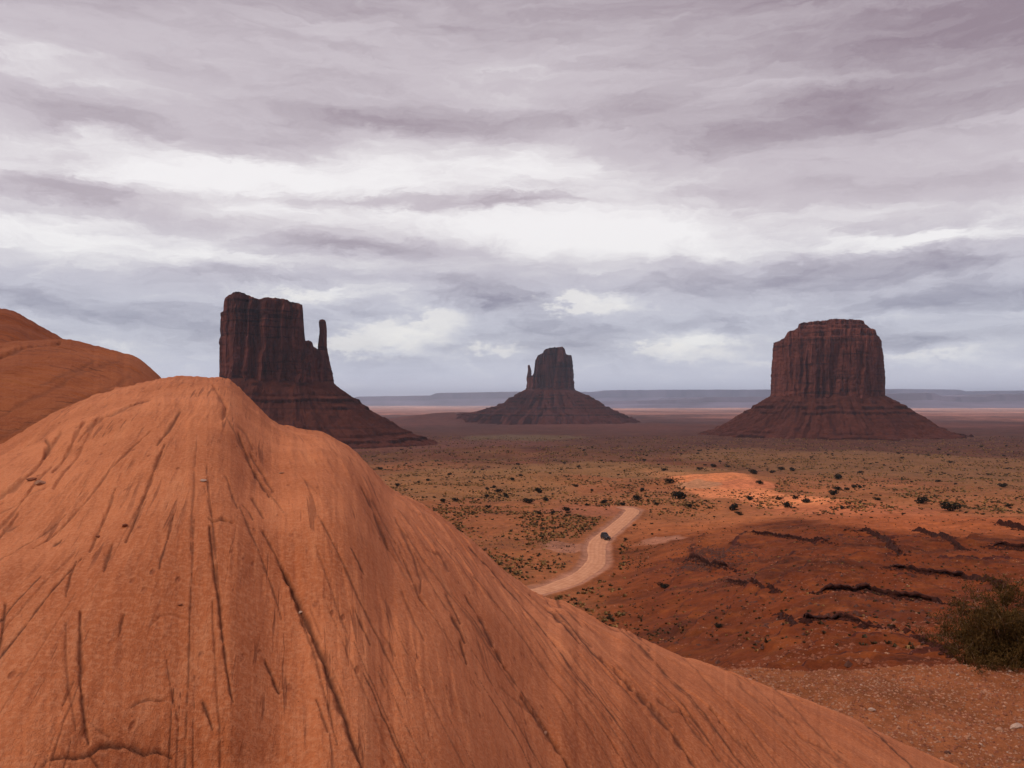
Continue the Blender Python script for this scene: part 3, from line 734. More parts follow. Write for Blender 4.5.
rk = random.Random(12)
CR = [  # traced joints: points, half width px, depth, darkness
    ([(209, 533), (212, 560), (217, 600), (222, 640), (228, 680), (233, 708)], 2.6, 1.0, .9),
    ([(283, 580), (296, 608), (312, 640), (326, 672), (341, 706), (352, 738), (364, 772)], 4.2, 1.0, 1.0),
    ([(262, 540), (275, 565), (288, 592), (300, 620)], 2.0, .9, .7),
    ([(290, 600), (304, 632), (317, 668), (330, 712), (338, 745)], 2.2, .7, .7),
    ([(165, 445), (158, 462), (150, 480), (142, 500), (134, 522), (126, 542)], 2.4, .9, .7), ([(180, 412), (172, 424), (163, 436), (157, 446)], 1.8, .9, .8),
    ([(116, 480), (108, 500), (98, 520), (90, 540)], 2.2, .8, .6),
    ([(112, 540), (108, 556), (104, 572)], 3.0, .9, .8), ([(76, 550), (70, 570), (66, 592)], 2.0, .8, .8),
    ([(80, 610), (80, 645), (80, 680), (84, 720), (88, 738)], 3.0, .9, .8), ([(6, 600), (3, 625), (-3, 660)], 2.6, .9, .8), ([(66, 620), (66, 650), (69, 690), (76, 730)], 2.0, .7, .5),
    ([(48, 752), (66, 749), (84, 746), (100, 740), (124, 739), (145, 742), (158, 741), (172, 744)], 2.2, 1.1, 1.0), ([(90, 745), (100, 755), (116, 764), (126, 775)], 2.0, 1.0, .7), ([(48, 752), (36, 762), (24, 775)], 1.6, .9, .5), ([(84, 718), (96, 728), (110, 734)], 1.5, .8, .5),
    ([(130, 710), (140, 704), (152, 702), (165, 703)], 1.6, .9, .7), ([(167, 665), (171, 690), (178, 720)], 1.8, .8, .6), ([(203, 705), (208, 718), (213, 730)], 2.6, 1.0, 1.0), ([(265, 665), (272, 680), (279, 695)], 3.0, 1.0, .9),
    ([(316, 700), (321, 712), (328, 730)], 2.0, .9, .8), ([(208, 523), (214, 527), (222, 524), (232, 528)], 2.0, 1.4, .6), ([(204, 490), (208, 505), (212, 520)], 1.6, .6, .3),
    ([(238, 430), (247, 450), (256, 472), (264, 490), (270, 502)], 2.2, 1.0, .8), ([(250, 448), (258, 462), (268, 485), (274, 498)], 2.0, .9, .6), ([(226, 475), (232, 495), (238, 510)], 1.7, .8, .6),
    ([(252, 498), (258, 512), (264, 525)], 2.4, .9, .6), ([(243, 505), (249, 515), (253, 524)], 1.6, .9, .7), ([(212, 385), (220, 396), (226, 408), (222, 420)], 3.0, .6, .35), ([(238, 424), (246, 430), (252, 445)], 2.6, .6, .4),
    ([(361, 500), (371, 520), (380, 542), (388, 560)], 2.3, 1.0, .8), ([(372, 512), (385, 535), (396, 552)], 2.0, .8, .5), ([(395, 525), (405, 545), (414, 565), (421, 585), (420, 600)], 2.2, .8, .6), ([(400, 560), (410, 580), (420, 605), (428, 618)], 2.0, .9, .7),
    ([(415, 560), (428, 585), (440, 605), (450, 620)], 1.6, .7, .5), ([(428, 555), (440, 560), (448, 575)], 3.4, .5, .5), ([(452, 625), (460, 640), (465, 652)], 2.6, 1.0, .9), ([(460, 650), (463, 660), (466, 672)], 2.6, 1.0, .9), ([(446, 600), (452, 612), (460, 632)], 2.0, .9, .8),
    ([(465, 600), (475, 618), (487, 640), (500, 665), (505, 674)], 2.4, 1.0, .9), ([(402, 600), (412, 625), (424, 652)], 1.6, .8, .5), ([(355, 620), (363, 638), (370, 652)], 1.7, .9, .8), ([(380, 640), (388, 652), (396, 664)], 1.6, .7, .5), ([(316, 565), (328, 595), (340, 625), (348, 640)], 1.8, .7, .4),
    ([(529, 595), (540, 606), (555, 618), (568, 632), (580, 646)], 2.8, 1.0, .95), ([(556, 618), (572, 630), (592, 648)], 1.6, .8, .7), ([(570, 655), (580, 668), (592, 685)], 1.8, .7, .4),
    ([(600, 660), (622, 680), (640, 700), (660, 722), (680, 745), (700, 770)], 3.2, 1.0, .8), ([(612, 668), (632, 690), (655, 712), (672, 730)], 1.8, .7, .6), ([(520, 700), (535, 722), (552, 745), (570, 770)], 3.0, 1.0, .7), ([(500, 690), (516, 705), (530, 718)], 1.6, .6, .4),
    ([(554, 700), (560, 712), (568, 728)], 1.6, .7, .4), ([(620, 625), (635, 638), (650, 656)], 1.6, .8, .5), ([(658, 705), (672, 716), (690, 720)], 1.8, .9, .6), ([(680, 715), (696, 735), (720, 758)], 2.2, .8, .6), ([(710, 715), (730, 735), (760, 760)], 2.0, .7, .5),
    ([(800, 735), (830, 752), (850, 768)], 2.2, .7, .5), ([(740, 690), (770, 712), (800, 726)], 1.8, .6, .4),
    ([(60, 425), (46, 440), (30, 462), (12, 478), (-6, 490)], 2.6, .8, .5), ([(52, 450), (36, 470), (18, 492), (-4, 520)], 2.2, .8, .5), ([(84, 418), (66, 440), (52, 460)], 2.4, .9, .5), ([(150, 398), (130, 405), (112, 414), (92, 420), (78, 432)], 2.2, .8, .5),
    ([(18, 498), (8, 512), (-4, 530)], 2.5, .8, .6), ([(46, 430), (50, 434), (44, 442)], 2.2, .8, .8), ([(100, 412), (88, 428), (70, 452), (54, 474)], 2.0, .8, .4),
    ([(150, 635), (160, 625), (175, 624), (192, 628)], 1.6, .7, .3),
]
def fan(x, y):            # picture-plane run of the beds on the dome
    r = (x - 200) / max(y - 385, 20)
    r = r if r < .4 else .4 + .42 * (r - .4)
    L = math.hypot(r, 1); return r / L, 1 / L
for n_, (l0, l1), (w0, w1) in ((30, (12, 45), (.9, 1.9)), (75, (150, 380), (.8, 1.8))):
    for _ in range(n_):
        x = rk.uniform(-80, 820) if l1 > 100 else rk.uniform(-60, 760); y = rk.uniform(405, 740) if l1 > 100 else rk.uniform(430, 780)
        if y < 385 + abs(x - 200) * .35 or abs(x - 200) > 2.2 * (y - 385) + 20: continue
        ln = rk.uniform(l0, l1) * (.5 + (y - 385) / 400); P_ = [(x, y)]
        for _k in range(6):
            dx, dy = fan(*P_[-1]); P_.append((P_[-1][0] + dx * ln / 6 + rk.uniform(-.9, .9), P_[-1][1] + dy * ln / 6))
        CR.append((P_, rk.uniform(w0, w1), rk.choice([.4, .6, .9]), rk.choice([.35, .55, .75, .95])))

SIL1 = [(-500, 640), (-300, 560), (-120, 490), (0, 437), (30, 422), (60, 408), (100, 394), (140, 384), (168, 378), (200, 377), (222, 378), (236, 385), (250, 398), (266, 413), (282, 425), (300, 431), (325, 438), (345, 449), (362, 464), (380, 485), (392, 496), (405, 501), (430, 514),
        (455, 529), (478, 548), (500, 568), (528, 590), (548, 600), (565, 603), (590, 616), (612, 627), (625, 629), (650, 643), (685, 657), (700, 661), (730, 672), (770, 689), (800, 701), (850, 720), (900, 741), (950, 763), (1000, 790), (1200, 900), (1500, 1080)]
outcrop, HIT = build_outcrop('slickrock_outcrop', 'large smooth orange sandstone dome filling the foreground, scored by dark cracks running down it',
    SIL1, [(-500, 6.5), (0, 8), (200, 10), (300, 9.6), (400, 9), (530, 9.2), (700, 9.6), (960, 8.6), (1500, 7)],
    [(-500, .04), (0, .026), (200, .0216), (400, .024), (530, .028), (700, .034), (960, .05), (1500, .08)],
    -420, 1180, 1400, 820, M_ROCK, 1.15, .12, CR, seed=3, loc=(-1.5, 6, -2.5),
    bumps=[(60, 500, 90, 60, -.10), (330, 520, 60, 90, .12), (150, 560, 60, 120, .05), (480, 640, 120, 50, .05), (640, 720, 130, 40, .05), (225, 600, 40, 130, .03), (40, 440, 60, 18, -.08), (250, 470, 26, 50, -.06), (160, 760, 120, 22, -.07)])
build_outcrop('slickrock_outcrop', 'rounded brown sandstone shoulder behind the left edge of the big orange dome',
    [(-500, 330), (-200, 334), (-60, 342), (0, 342.5), (45, 340), (70, 342), (95, 347), (115, 351), (135, 357), (148, 366), (158, 375), (170, 388), (190, 410), (230, 450), (300, 530), (400, 640)],
    [(-500, 15), (0, 14.5), (150, 13), (400, 12)], [(-500, .02), (0, .022), (400, .03)], -500, 380, 700, 420, M_ROCK2, 7.5, .1,
    [([(0, 357), (16, 352), (34, 347), (60, 343)], 2.4, 1.0, .5), ([(60, 425), (80, 405), (105, 390), (130, 374)], 5, .12, .3), ([(0, 415), (40, 395), (80, 372), (120, 360)], 4, .12, .3), ([(0, 440), (50, 415), (100, 392)], 4, .12, .3), ([(40, 385), (70, 372), (95, 362)], 3, .12, .35)],
    seed=21, strike=(-1.0, .55), loc=(-8, 13, -3), soft=3, rough=1.1)
build_outcrop('slickrock_outcrop', 'dark brown sandstone hump rising at the far left edge above the other rocks',
    [(-500, 290), (-200, 288), (-60, 297), (0, 309), (15, 313), (35, 323), (52, 332), (66, 340), (90, 356), (130, 385), (250, 500)],
    [(-500, 21), (0, 20), (250, 18)], [(-500, .015), (250, .02)], -500, 240, 500, 260, M_ROCK3, 13, .08, seed=33, strike=(-1.0, .45), loc=(-13, 19, -3), soft=4, rough=1.5)

# ------------------------------------------------------------------ rock ledges in the red bank
M_LEDGE = simple('shaded_red_siltstone', (.050, .013, .007), .95, .6, 1.3, .25)  # red siltstone, its base colour darkened to carry the overhang shade
LEDGES = []
def ledge(pts, hpx, label):
    g = [ground_hit(px, py) for px, py in pts]
    if any(v is None for v in g): return
    g = np.array(g); P = [g[0]]
    for a, b in zip(g[:-1], g[1:]):
        n = max(2, int(np.linalg.norm(b - a) / .35))
        for i in range(1, n + 1): P.append(a + (b - a) * i / n)
    P = np.array(P); s = np.concatenate([[0], np.cumsum(np.linalg.norm(np.diff(P[:, :2], axis=0), axis=1))]); Lt = s[-1]
    sd = len(label) + int(g[0][0])
    h0 = hpx / F * g[:, 1].mean()
    P[:, 1] += 2.4 * fbm(s / 7, s * 0 + sd, 4, 3) * h0; zg = zfun(P[:, 0], P[:, 1])
    ends = sstep(s, 0, Lt * .12) * sstep(Lt - s, 0, Lt * .2)
    h = h0 * (.6 + .5 * np.clip(.5 + fbm(s / 3, s * 0 + sd, 4, 9), 0, 1.2)) * ends * sstep(fbm(s / 6, s * 0 + sd * 1.3, 3, 29), -.5, -.3)
    LEDGES.append((P.copy(), h0))
    blk = .25 * (np.floor(s / (1.1 * h0) + 1.3 * fbm(s / 3, s * 0 + sd, 2, 39)) * 0.618 % 1.0 - .5)
    h = h * (1 + blk * .9)
    rows = []
    # cross-section: foot, undercut face, lip, flat top running back into the slope
    for k, (fy, fz) in enumerate([(-.1, -.6), (.25, .0), (.30, .35), (-.18, .55), (-.30, .80), (-.22, 1.0), (.3, 1.08), (1.2, 1.05), (2.6, .5), (3.2, -.6)]):
        yy = P[:, 1] + fy * (h + .25 * h0) * 1.0 + blk * .9 * h0 + .35 * h0 * fbm(s / 1.2, s * 0 + k * .35, 3, 15)
        zz = np.minimum(zfun(P[:, 0], P[:, 1]), zg) + fz * h + .12 * h0 * fbm(s / .8, s * 0 + k, 3, 19) * ends - .10 * (1 - ends)
        if k >= 7: zz = zfun(P[:, 0], yy) + (fz * .12) * h - .05 - (.3 if k == 9 else 0)
        rows.append(np.stack([P[:, 0], yy, zz], -1))
    V = np.array(rows); c = V.reshape(-1, 3).mean(0)
    o = mesh_np('rock_ledge', V.reshape(-1, 3), grid_faces(len(rows), len(P)), M_LEDGE, loc=tuple(c), smooth=False)
    tag(o, label, 'ledge', 'dark ledges in the red bank')
for pts, h, lab in [
    ([(746, 532), (772, 535), (800, 540), (832, 544)], 3.2, 'thin pale-topped dark ledge, leftmost of the upper ledges on the red bank'),
    ([(846, 529), (862, 531), (880, 539), (896, 550), (902, 556)], 5, 'broken dark ledge stepping down to the right below the bare orange ground'),
    ([(912, 530), (935, 537), (955, 545), (975, 551)], 5, 'dark ledge near the top of the red bank, left of the right edge ledges'),
    ([(984, 547), (1005, 546), (1040, 550)], 5, 'dark ledge at the right edge of the photo below the highest one'),
    ([(1000, 524), (1016, 528), (1045, 534)], 6, 'highest dark ledge at the right edge of the photo'),
    ([(882, 567), (905, 569), (935, 574), (965, 578), (1004, 588)], 5, 'long dark ledge curving above the olive bush'),
    ([(808, 593), (840, 591), (868, 590), (900, 599), (930, 601), (956, 606)], 6.5, 'longest dark ledge across the middle of the red bank'),
    ([(778, 613), (805, 620), (838, 619), (870, 627), (910, 633)], 5.5, 'lowest dark ledge running toward the olive bush'),
    ([(727, 580), (745, 584), (762, 588), (776, 593)], 3.6, 'short thin dark ledge left of the longest one'),
    ([(686, 560), (700, 561), (718, 566), (738, 570)], 5, 'dark rubbly ledge at the left of the red bank, beside the road slope'),
    ([(914, 637), (935, 646), (948, 655)], 4, 'short dark ledge sinking behind the olive bush')]:
    ledge(pts, h, lab)

# ------------------------------------------------------------------ shrubs
def leaf_mat(name, a, b):
    m, w = new_mat(name)
    oi = w.node('ShaderNodeObjectInfo').outputs['Random']
    tc = w.node('ShaderNodeNewGeometry').outputs['Position']; n, _ = w.noise(tc, 6, 3, .6)
    c = w.mix(w.m('ADD', w.m('MULTIPLY', n, .8), w.m('MULTIPLY', oi, .2)), a, b)
    finish(w, c, .8, None, spec=.15); return m
M_JUN = leaf_mat('juniper_foliage', (.012, .010, .006), (.034, .028, .014))
M_SAGE = leaf_mat('sage_foliage', (.050, .036, .018), (.110, .076, .036))
M_STEM = simple('grey_brown_bark', (.10, .06, .04), .9, .3, 20)
def clump_mesh(n, size, flat, seed, lobes=5):
    r = np.random.default_rng(seed)
    C = r.normal(0, .32, (lobes, 3)); C[:, 2] = np.abs(C[:, 2]) * flat + .35 * flat
    ci = r.integers(0, lobes, n); d = r.normal(0, 1, (n, 3)); d /= np.linalg.norm(d, axis=1)[:, None]
    p = C[ci] + d * (r.uniform(.4, 1, n) ** .5)[:, None] * np.array([.42, .42, .38 * flat])
    p[:, 2] = np.maximum(p[:, 2], .03)
    a = r.normal(0, 1, (n, 3)); a /= np.linalg.norm(a, axis=1)[:, None]; b = np.cross(a, r.normal(0, 1, (n, 3))); b /= np.linalg.norm(b, axis=1)[:, None]
    s = (size * r.uniform(.5, 1.3, n))[:, None]
    V = np.stack([p - a * s, p - b * s * .6, p + a * s, p + b * s * .6], 1).reshape(-1, 3)
    return V, np.arange(n * 4).reshape(-1, 4)
def stem_mesh(seed, flat, n=5):
    r = random.Random(seed); V = []; Fc = []
    for i in range(n):
        a = r.uniform(0, 6.28); t = (math.cos(a) * r.uniform(.2, .5), math.sin(a) * r.uniform(.2, .5), flat * r.uniform(.5, .9))
        base = (math.cos(a) * .05, math.sin(a) * .05, -.15); mid = (t[0] * .45, t[1] * .45, t[2] * .55)
        for (p, w_) in ((base, .05), (mid, .03), (t, .008)):
            for k in range(5): V.append((p[0] + w_ * math.cos(k * 1.2566), p[1] + w_ * math.sin(k * 1.2566), p[2]))
        o = i * 15
        for lv in range(2):
            for k in range(5): Fc.append((o + lv * 5 + k, o + lv * 5 + (k + 1) % 5, o + lv * 5 + 5 + (k + 1) % 5, o + lv * 5 + 5 + k))
    return V, Fc
SHG = 'dark shrubs dotted over the desert floor'
protos = []
for i in range(4):
    root = empty('desert_shrub', (0, 0, 0)); tag(root, 'small round dark green shrub dotted on the desert floor beyond the red bank', 'shrub', SHG)
    V, Fc = clump_mesh(420, .11, .75, 40 + i, 4 + i); mesh_np('foliage', V, Fc, M_JUN, root, smooth=False)
    V, Fc = stem_mesh(i, .7); mesh_np('stem', V, Fc, M_STEM, root)
    protos.append([root, False])
def copy_tree(o, parent=None):
    c = o.copy(); COL.objects.link(c)
    if parent is not None: c.parent = parent
    for ch in o.children: copy_tree(ch, c)
    return c
def place(i, p, s, sz=1.0, label=None):
    pr = protos[i % 4]
    if pr[1]: o = copy_tree(pr[0])
    else: o = pr[0]; pr[1] = True
    o.location = (p[0], p[1], float(zfun(np.array([p[0]]), np.array([p[1]]))[0]) - .04 * s); o.scale = (s, s, s * sz); o.rotation_euler = (0, 0, rk.uniform(0, 6.28))
    if label: o['label'] = label
    return o
SH = [(528, 503, 11, 'biggest dark shrub left of the road top, above the road bend'), (540, 493, 9, None), (494, 488, 5, None), (498, 492, 7, None), (512, 480, 5, None), (521, 476, 4.5, None), (487, 497, 5, None), (506, 497, 6, None), (488, 508, 6, None), (456, 501, 7, None), (443, 502, 7, None), (546, 501, 7, None), (566, 511, 8, None), (552, 514, 6, None), (539, 514, 6, None),
      (604, 503, 7, None), (622, 505.5, 7, 'dark round shrub right at the top end of the dirt road'), (638, 500, 9, None), (642, 491, 6, None), (587, 506, 4, None), (656, 505, 5, None), (680, 499, 14, 'wide low dark shrub right of the road top'), (689, 507, 6, None), (664, 471, 5, None), (644, 461, 4, None), (670, 483, 9, None), (576, 487, 5, None), (592, 491, 4, None), (380, 470, 5, None), (449, 475, 5, None), (428, 481, 5, None), (418, 483, 4, None), (398, 486, 5, None), (518, 465, 4, None),
      (664, 588, 10, 'lone dark shrub on the slope between the road and the red bank'), (754, 474, 9, 'dark shrub on the far rim of the pale orange clearing'), (781, 470, 6, None), (793, 471, 6, None), (772, 473, 5, None), (838, 490, 8, None), (834, 495, 9, None), (847, 490, 5, None), (854, 488, 6, None), (860, 488, 5, None), (749, 500, 7, None), (732, 510, 11, None), (738, 514, 6, None), (787, 507, 9, None), (807, 503, 9, None), (795, 499, 6, None), (779, 500, 6, None), (842, 509, 5, None), (950, 511, 17, 'widest low dark shrub above the bare orange ground at right'), (920, 503, 12, None), (838, 479, 9, None), (1008, 507, 6, None), (1003, 487, 8, None), (938, 482, 5, None), (877, 500, 6, None), (860, 473, 5, None), (719, 627, 8, 'small dark shrub low on the red bank near the dome edge'), (626, 540, 4, None), (634, 526, 3.5, None),
      (760, 484, 6, None), (700, 470, 6, None), (714, 467, 6, None)]
ns = 0
for px, py, wpx, lab in SH:
    h = ground_hit(px, py)
    if h is None: continue
    place(ns, h, wpx / F * h[1] * .72, rk.uniform(.8, 1.1), lab); ns += 1
while ns < 285:
    px = rk.uniform(370, 1060); py = 446 + 90 * rk.random() ** 1.3
    if px < 640 and py > 545: continue
    if px > 740 and py > 520 and rk.random() < .8: continue
    if px < 640 and py > 515 and rk.random() < .6: continue
    if 690 < px < 770 and 470 < py < 492: continue
    h = ground_hit(px, py)
    if h is None: continue
    if poly_dist(np.array([h[0]]), np.array([h[1]]), RP)[0] < 8: continue
    place(ns, h, rk.uniform(2.2, 5.0) * (1.5 if rk.random() < .15 else 1) / F * h[1] * .5, rk.uniform(.6, .95)); ns += 1

# low scrub: uncountable tufts
def build_scrub():
    r = np.random.default_rng(19); P = []
    N = 200000
    px = r.uniform(-120, 1200, N); py = 437 + (r.random(N) ** 1.25) * 210
    # map rows to distance with a table on a few columns
    cols = np.linspace(-120, 1200, 45); rowsv = np.linspace(436, 650, 60)
    tab = np.array([[(ground_hit(c, q) or (0, np.nan, 0))[1] for c in cols] for q in rowsv])
    ci = (px + 120) / 1320 * 44; ri = (py - 436) / 214 * 59
    c0 = np.clip(ci.astype(int), 0, 43); r0 = np.clip(ri.astype(int), 0, 58); fc = ci - c0; fr = ri - r0
    Y = (tab[r0, c0] * (1 - fc) + tab[r0, c0 + 1] * fc) * (1 - fr) + (tab[r0 + 1, c0] * (1 - fc) + tab[r0 + 1, c0 + 1] * fc) * fr
    ok = np.isfinite(Y); px, py, Y = px[ok], py[ok], Y[ok]
    Y = Y * r.uniform(.97, 1.03, len(Y)); x = (px - HX) / F * Y
    dens = .34 + 2.8 * fbm(x / 30, Y / 40, 4, 77)
    pxn = px + 150 * fbm(x / 20, Y / 20, 3, 131) - (py - 515) * .2; pb = (py + 20 * fbm(x / 25, Y / 25, 3, 132) > 517) & (pxn > 640); dens = np.where(pb, dens * .12, dens); dens = np.where(~pb & (py > 575) & (px > 560), dens * .25, dens)
    keep = r.random(len(Y)) < np.clip(dens, .05, 1)
    keep &= ~((px > 685) & (px < 775) & (py > 471) & (py < 491))
    keep &= ~((py > 512) & (r.random(len(py)) < .35))
    x, Y, py = x[keep], Y[keep], py[keep]
    d = poly_dist(x, Y, RP); k2 = d > 7; x, Y, py = x[k2], Y[k2], py[k2]
    z = zfun(x, Y); n = len(x)
    s = r.uniform(.3, 1.05, n) * np.interp(Y, [200, 500, 1200], [.8, 1.0, 1.8])
    out = {0: [], 1: []}
    pb = (py > 515) & (x / Y > .14); s = np.where(pb, s * .5, s)
    kind = ((r.random(n) < .45) | (pb & (r.random(n) < .8))).astype(int)
    for kd, nm, mat in ((0, 'dry_grass_tufts', simple('dry_grass', (.33, .20, .072), .9, .4, .2)), (1, 'sagebrush', M_SAGE)):
        m = kind == kd; nn = m.sum(); nb = 9
        ang = r.uniform(0, 6.28, (nn, nb)); c = np.stack([x[m], Y[m], z[m] - .03], -1)[:, None, :]
        ss = s[m][:, None]
        rad = r.uniform(.2, .9, (nn, nb)) * ss
        base = c + np.stack([np.cos(ang) * rad * .5, np.sin(ang) * rad * .5, ang * 0], -1)
        tip = c + np.stack([np.cos(ang) * rad, np.sin(ang) * rad, r.uniform(.35, .8, (nn, nb)) * ss], -1)
        sidev = np.stack([-np.sin(ang + .6), np.cos(ang + .6), ang * 0], -1) * (ss * .30)[..., None]
        V = np.stack([base - sidev, base + sidev, tip + sidev * .6, tip - sidev * .6], 2).reshape(-1, 3)
        mesh_np(nm, V, np.arange(len(V)).reshape(-1, 4), mat, smooth=False)['kind'] = 'stuff'
build_scrub()

# olive bush at the edge of the near shelf
def build_bush():
    bx, by = (1014 - HX) / F * 12.6, 12.6
    bz = -4.25
    root = empty('olive_bush', (bx, by, bz)); tag(root, 'twiggy olive green bush at the rim of the stony shelf on the right edge', 'bush')
    r = np.random.default_rng(8)
    fol_a, fol_b, tw = [], [], []
    W, H = 1.45, 1.15
    def tube(pts, r0, r1, out, sides=4):
        pts = np.array(pts); base = sum(len(a) for a in out[0])
        V = []
        for i, p in enumerate(pts):
            rr = r0 + (r1 - r0) * i / (len(pts) - 1)
            for k in range(sides): V.append(p + np.array([math.cos(k * 2 * math.pi / sides), math.sin(k * 2 * math.pi / sides), 0]) * rr)
        out[0].append(np.array(V)); fs = []
        for i in range(len(pts) - 1):
            for k in range(sides): fs.append((base + i * sides + k, base + i * sides + (k + 1) % sides, base + (i + 1) * sides + (k + 1) % sides, base + (i + 1) * sides + k))
        out[1].append(np.array(fs))
    T = ([], [])
    tips = []
    for i in range(80):
        a = r.uniform(0, 6.283); el = r.uniform(.08, 1.4); L = r.uniform(.5, 1.12) * (1 + .22 * math.sin(3 * a + 1) * math.cos(2.3 * el))
        end = np.array([math.cos(a) * math.cos(el) * W * L, math.sin(a) * math.cos(el) * W * L * .9, math.sin(el) * H * L * .9 + .06])
        mid = end * .5 + r.normal(0, .06, 3); mid[2] += .03
        tube([np.array([0, 0, -.05]) + r.normal(0, .05, 3), mid, end], .014, .005, T)
        for j in range(7):
            t = r.uniform(.35, 1.0); p = (mid * (1 - (t - .5) * 2) + end * (t - .5) * 2) if t > .5 else mid * t * 2
            q = p + r.normal(0, .15, 3) + np.array([0, 0, .10]); tube([p, (p + q) / 2 + r.normal(0, .02, 3), q], .006, .002, T); tips.append(q); tips.append((p + q) / 2)
    o = mesh_np('branches', np.vstack(T[0]), np.vstack(T[1]), simple('pale_twig', (.19, .115, .065), .9, .3, 30), root)
    tips = np.array(tips)
    for nm, n, mat, flt in (('foliage', 85000, leaf_mat('olive_leaf', (.026, .018, .006), (.170, .088, .020)), 0),):
        c = tips[r.integers(0, len(tips), n)] + r.normal(0, .055, (n, 3)) * np.array([1, 1, .8])
        c[:, 2] = np.maximum(c[:, 2], .0)
        up = np.array([0, 0, .9]); a = r.normal(0, .6, (n, 3)) + up; a /= np.linalg.norm(a, axis=1)[:, None]
        b = np.cross(a, r.normal(0, 1, (n, 3))); b /= np.linalg.norm(b, axis=1)[:, None]
        l = r.uniform(.014, .034, n)[:, None]; w_ = l * .22
        V = np.stack([c - a * l, c - b * w_, c + a * l, c + b * w_], 1).reshape(-1, 3)
        mesh_np(nm, V, np.arange(n * 4).reshape(-1, 4), mat, root, smooth=False)
build_bush()

# ------------------------------------------------------------------ stones
def stone_mesh(name, seed, mat, sub=2):
    import bmesh
    bm = bmesh.new(); bmesh.ops.create_icosphere(bm, subdivisions=sub, radius=.5)
    r = random.Random(seed); cuts = [(np.array([r.gauss(0, 1) for _ in range(3)]), r.uniform(.26, .42)) for _ in range(9)]
    for v in bm.verts:
        p = np.array(v.co)
        for n_, d in cuts:
            n_ = n_ / np.linalg.norm(n_); e = p @ n_ - d
            if e > 0: p = p - n_ * e
        v.co = p * np.array([1.15, .9, .62])
    me = bpy.data.meshes.new(name); bm.to_mesh(me); bm.free(); me.materials.append(mat); return me
M_ST = [simple('pale_stone', (.50, .34, .25), .85, .2, 14), simple('tan_stone', (.38, .19, .11), .9, .25, 14), simple('red_stone', (.26, .09, .045), .9, .3, 14), simple('dark_stone', (.11, .045, .03), .9, .3, 14)]
SM = [[stone_mesh('stone', i * 5 + j, M_ST[j]) for i in range(3)] for j in range(4)]
CN = ['pale', 'tan', 'reddish', 'dark']
def add_stone(x, y, z, s, j, label, group):
    o = bpy.data.objects.new('stone', rk.choice(SM[j])); COL.objects.link(o)
    o.location = (x, y, z + s * .10); o.scale = (s * rk.uniform(.8, 1.3), s * rk.uniform(.8, 1.2), s * rk.uniform(.6, 1.0)); o.rotation_euler = (rk.uniform(-.25, .25), rk.uniform(-.25, .25), rk.uniform(0, 6.28))
    tag(o, label, 'stone', group)
# near shelf: the larger stones one by one, the rest as gravel
cnt = 0
while cnt < 150:
    y = rk.uniform(8.6, 12.3); px = rk.uniform(690, 1050); x = (px - HX) / F * y
    z = float(zfun(np.array([x]), np.array([y]))[0]); py = HY - F * z / y
    if py < 662: continue
    s = .03 + .055 * rk.random() ** 3; j = rk.choices([0, 1, 2, 3], [2, 3, 3, 1])[0]
    add_stone(x, y, z, s, j, f'loose {CN[j]} stone on the gravelly shelf below the olive bush', f'{CN[j]} stones on the near shelf'); cnt += 1
for (px, py, s, j, lab) in [(872, 712, .10, 0, 'whitish stone standing out near the middle of the gravelly shelf'), (1016, 727, .14, 0, 'pale slab of stone at the right edge of the gravelly shelf'), (845, 743, .16, 2, 'flat reddish slab beside the foot of the orange dome'), (868, 745, .12, 2, 'squat red block beside the foot of the orange dome'), (1000, 731, .10, 1, 'tan stone beside the pale slab near the right edge')]:
    y = 4.02 * F / (py - HY); x = (px - HX) / F * y; add_stone(x, y, float(zfun(np.array([x]), np.array([y]))[0]), s, j, lab, None)
def pebbles(name, n, sampler, smin, smax, mat, seed):
    r = np.random.default_rng(seed); x, y, z = sampler(r, n); n = len(x)
    ico = [(1, 0, 0), (0, 1, 0), (-1, 0, 0), (0, -1, 0), (0, 0, .7), (0, 0, -.5)]; fc = np.array([(0, 1, 4), (1, 2, 4), (2, 3, 4), (3, 0, 4), (1, 0, 5), (2, 1, 5), (3, 2, 5), (0, 3, 5)])
    B = np.array(ico)[None] * r.uniform(.6, 1.3, (n, 6, 1)) * (smin + (smax - smin) * r.random(n) ** 3)[:, None, None] * .5
    t = r.uniform(0, 6.28, n); c, s = np.cos(t)[:, None], np.sin(t)[:, None]
    V = np.stack([B[..., 0] * c - B[..., 1] * s + x[:, None], B[..., 0] * s + B[..., 1] * c + y[:, None], B[..., 2] + z[:, None]], -1).reshape(-1, 3)
    mesh_np(name, V, (np.arange(n)[:, None, None] * 6 + fc[None]).reshape(-1, 3), mat, smooth=False)['kind'] = 'stuff'
def shelf_s(r, n):
    y = r.uniform(7.5, 12.5, n); x = r.uniform(.5, 9.0, n); return x, y, zfun(x, y)
pebbles('gravel', 20000, shelf_s, .008, .060, M_ST[1], 1)
pebbles('pebbles', 20000, shelf_s, .008, .065, M_ST[2], 2)
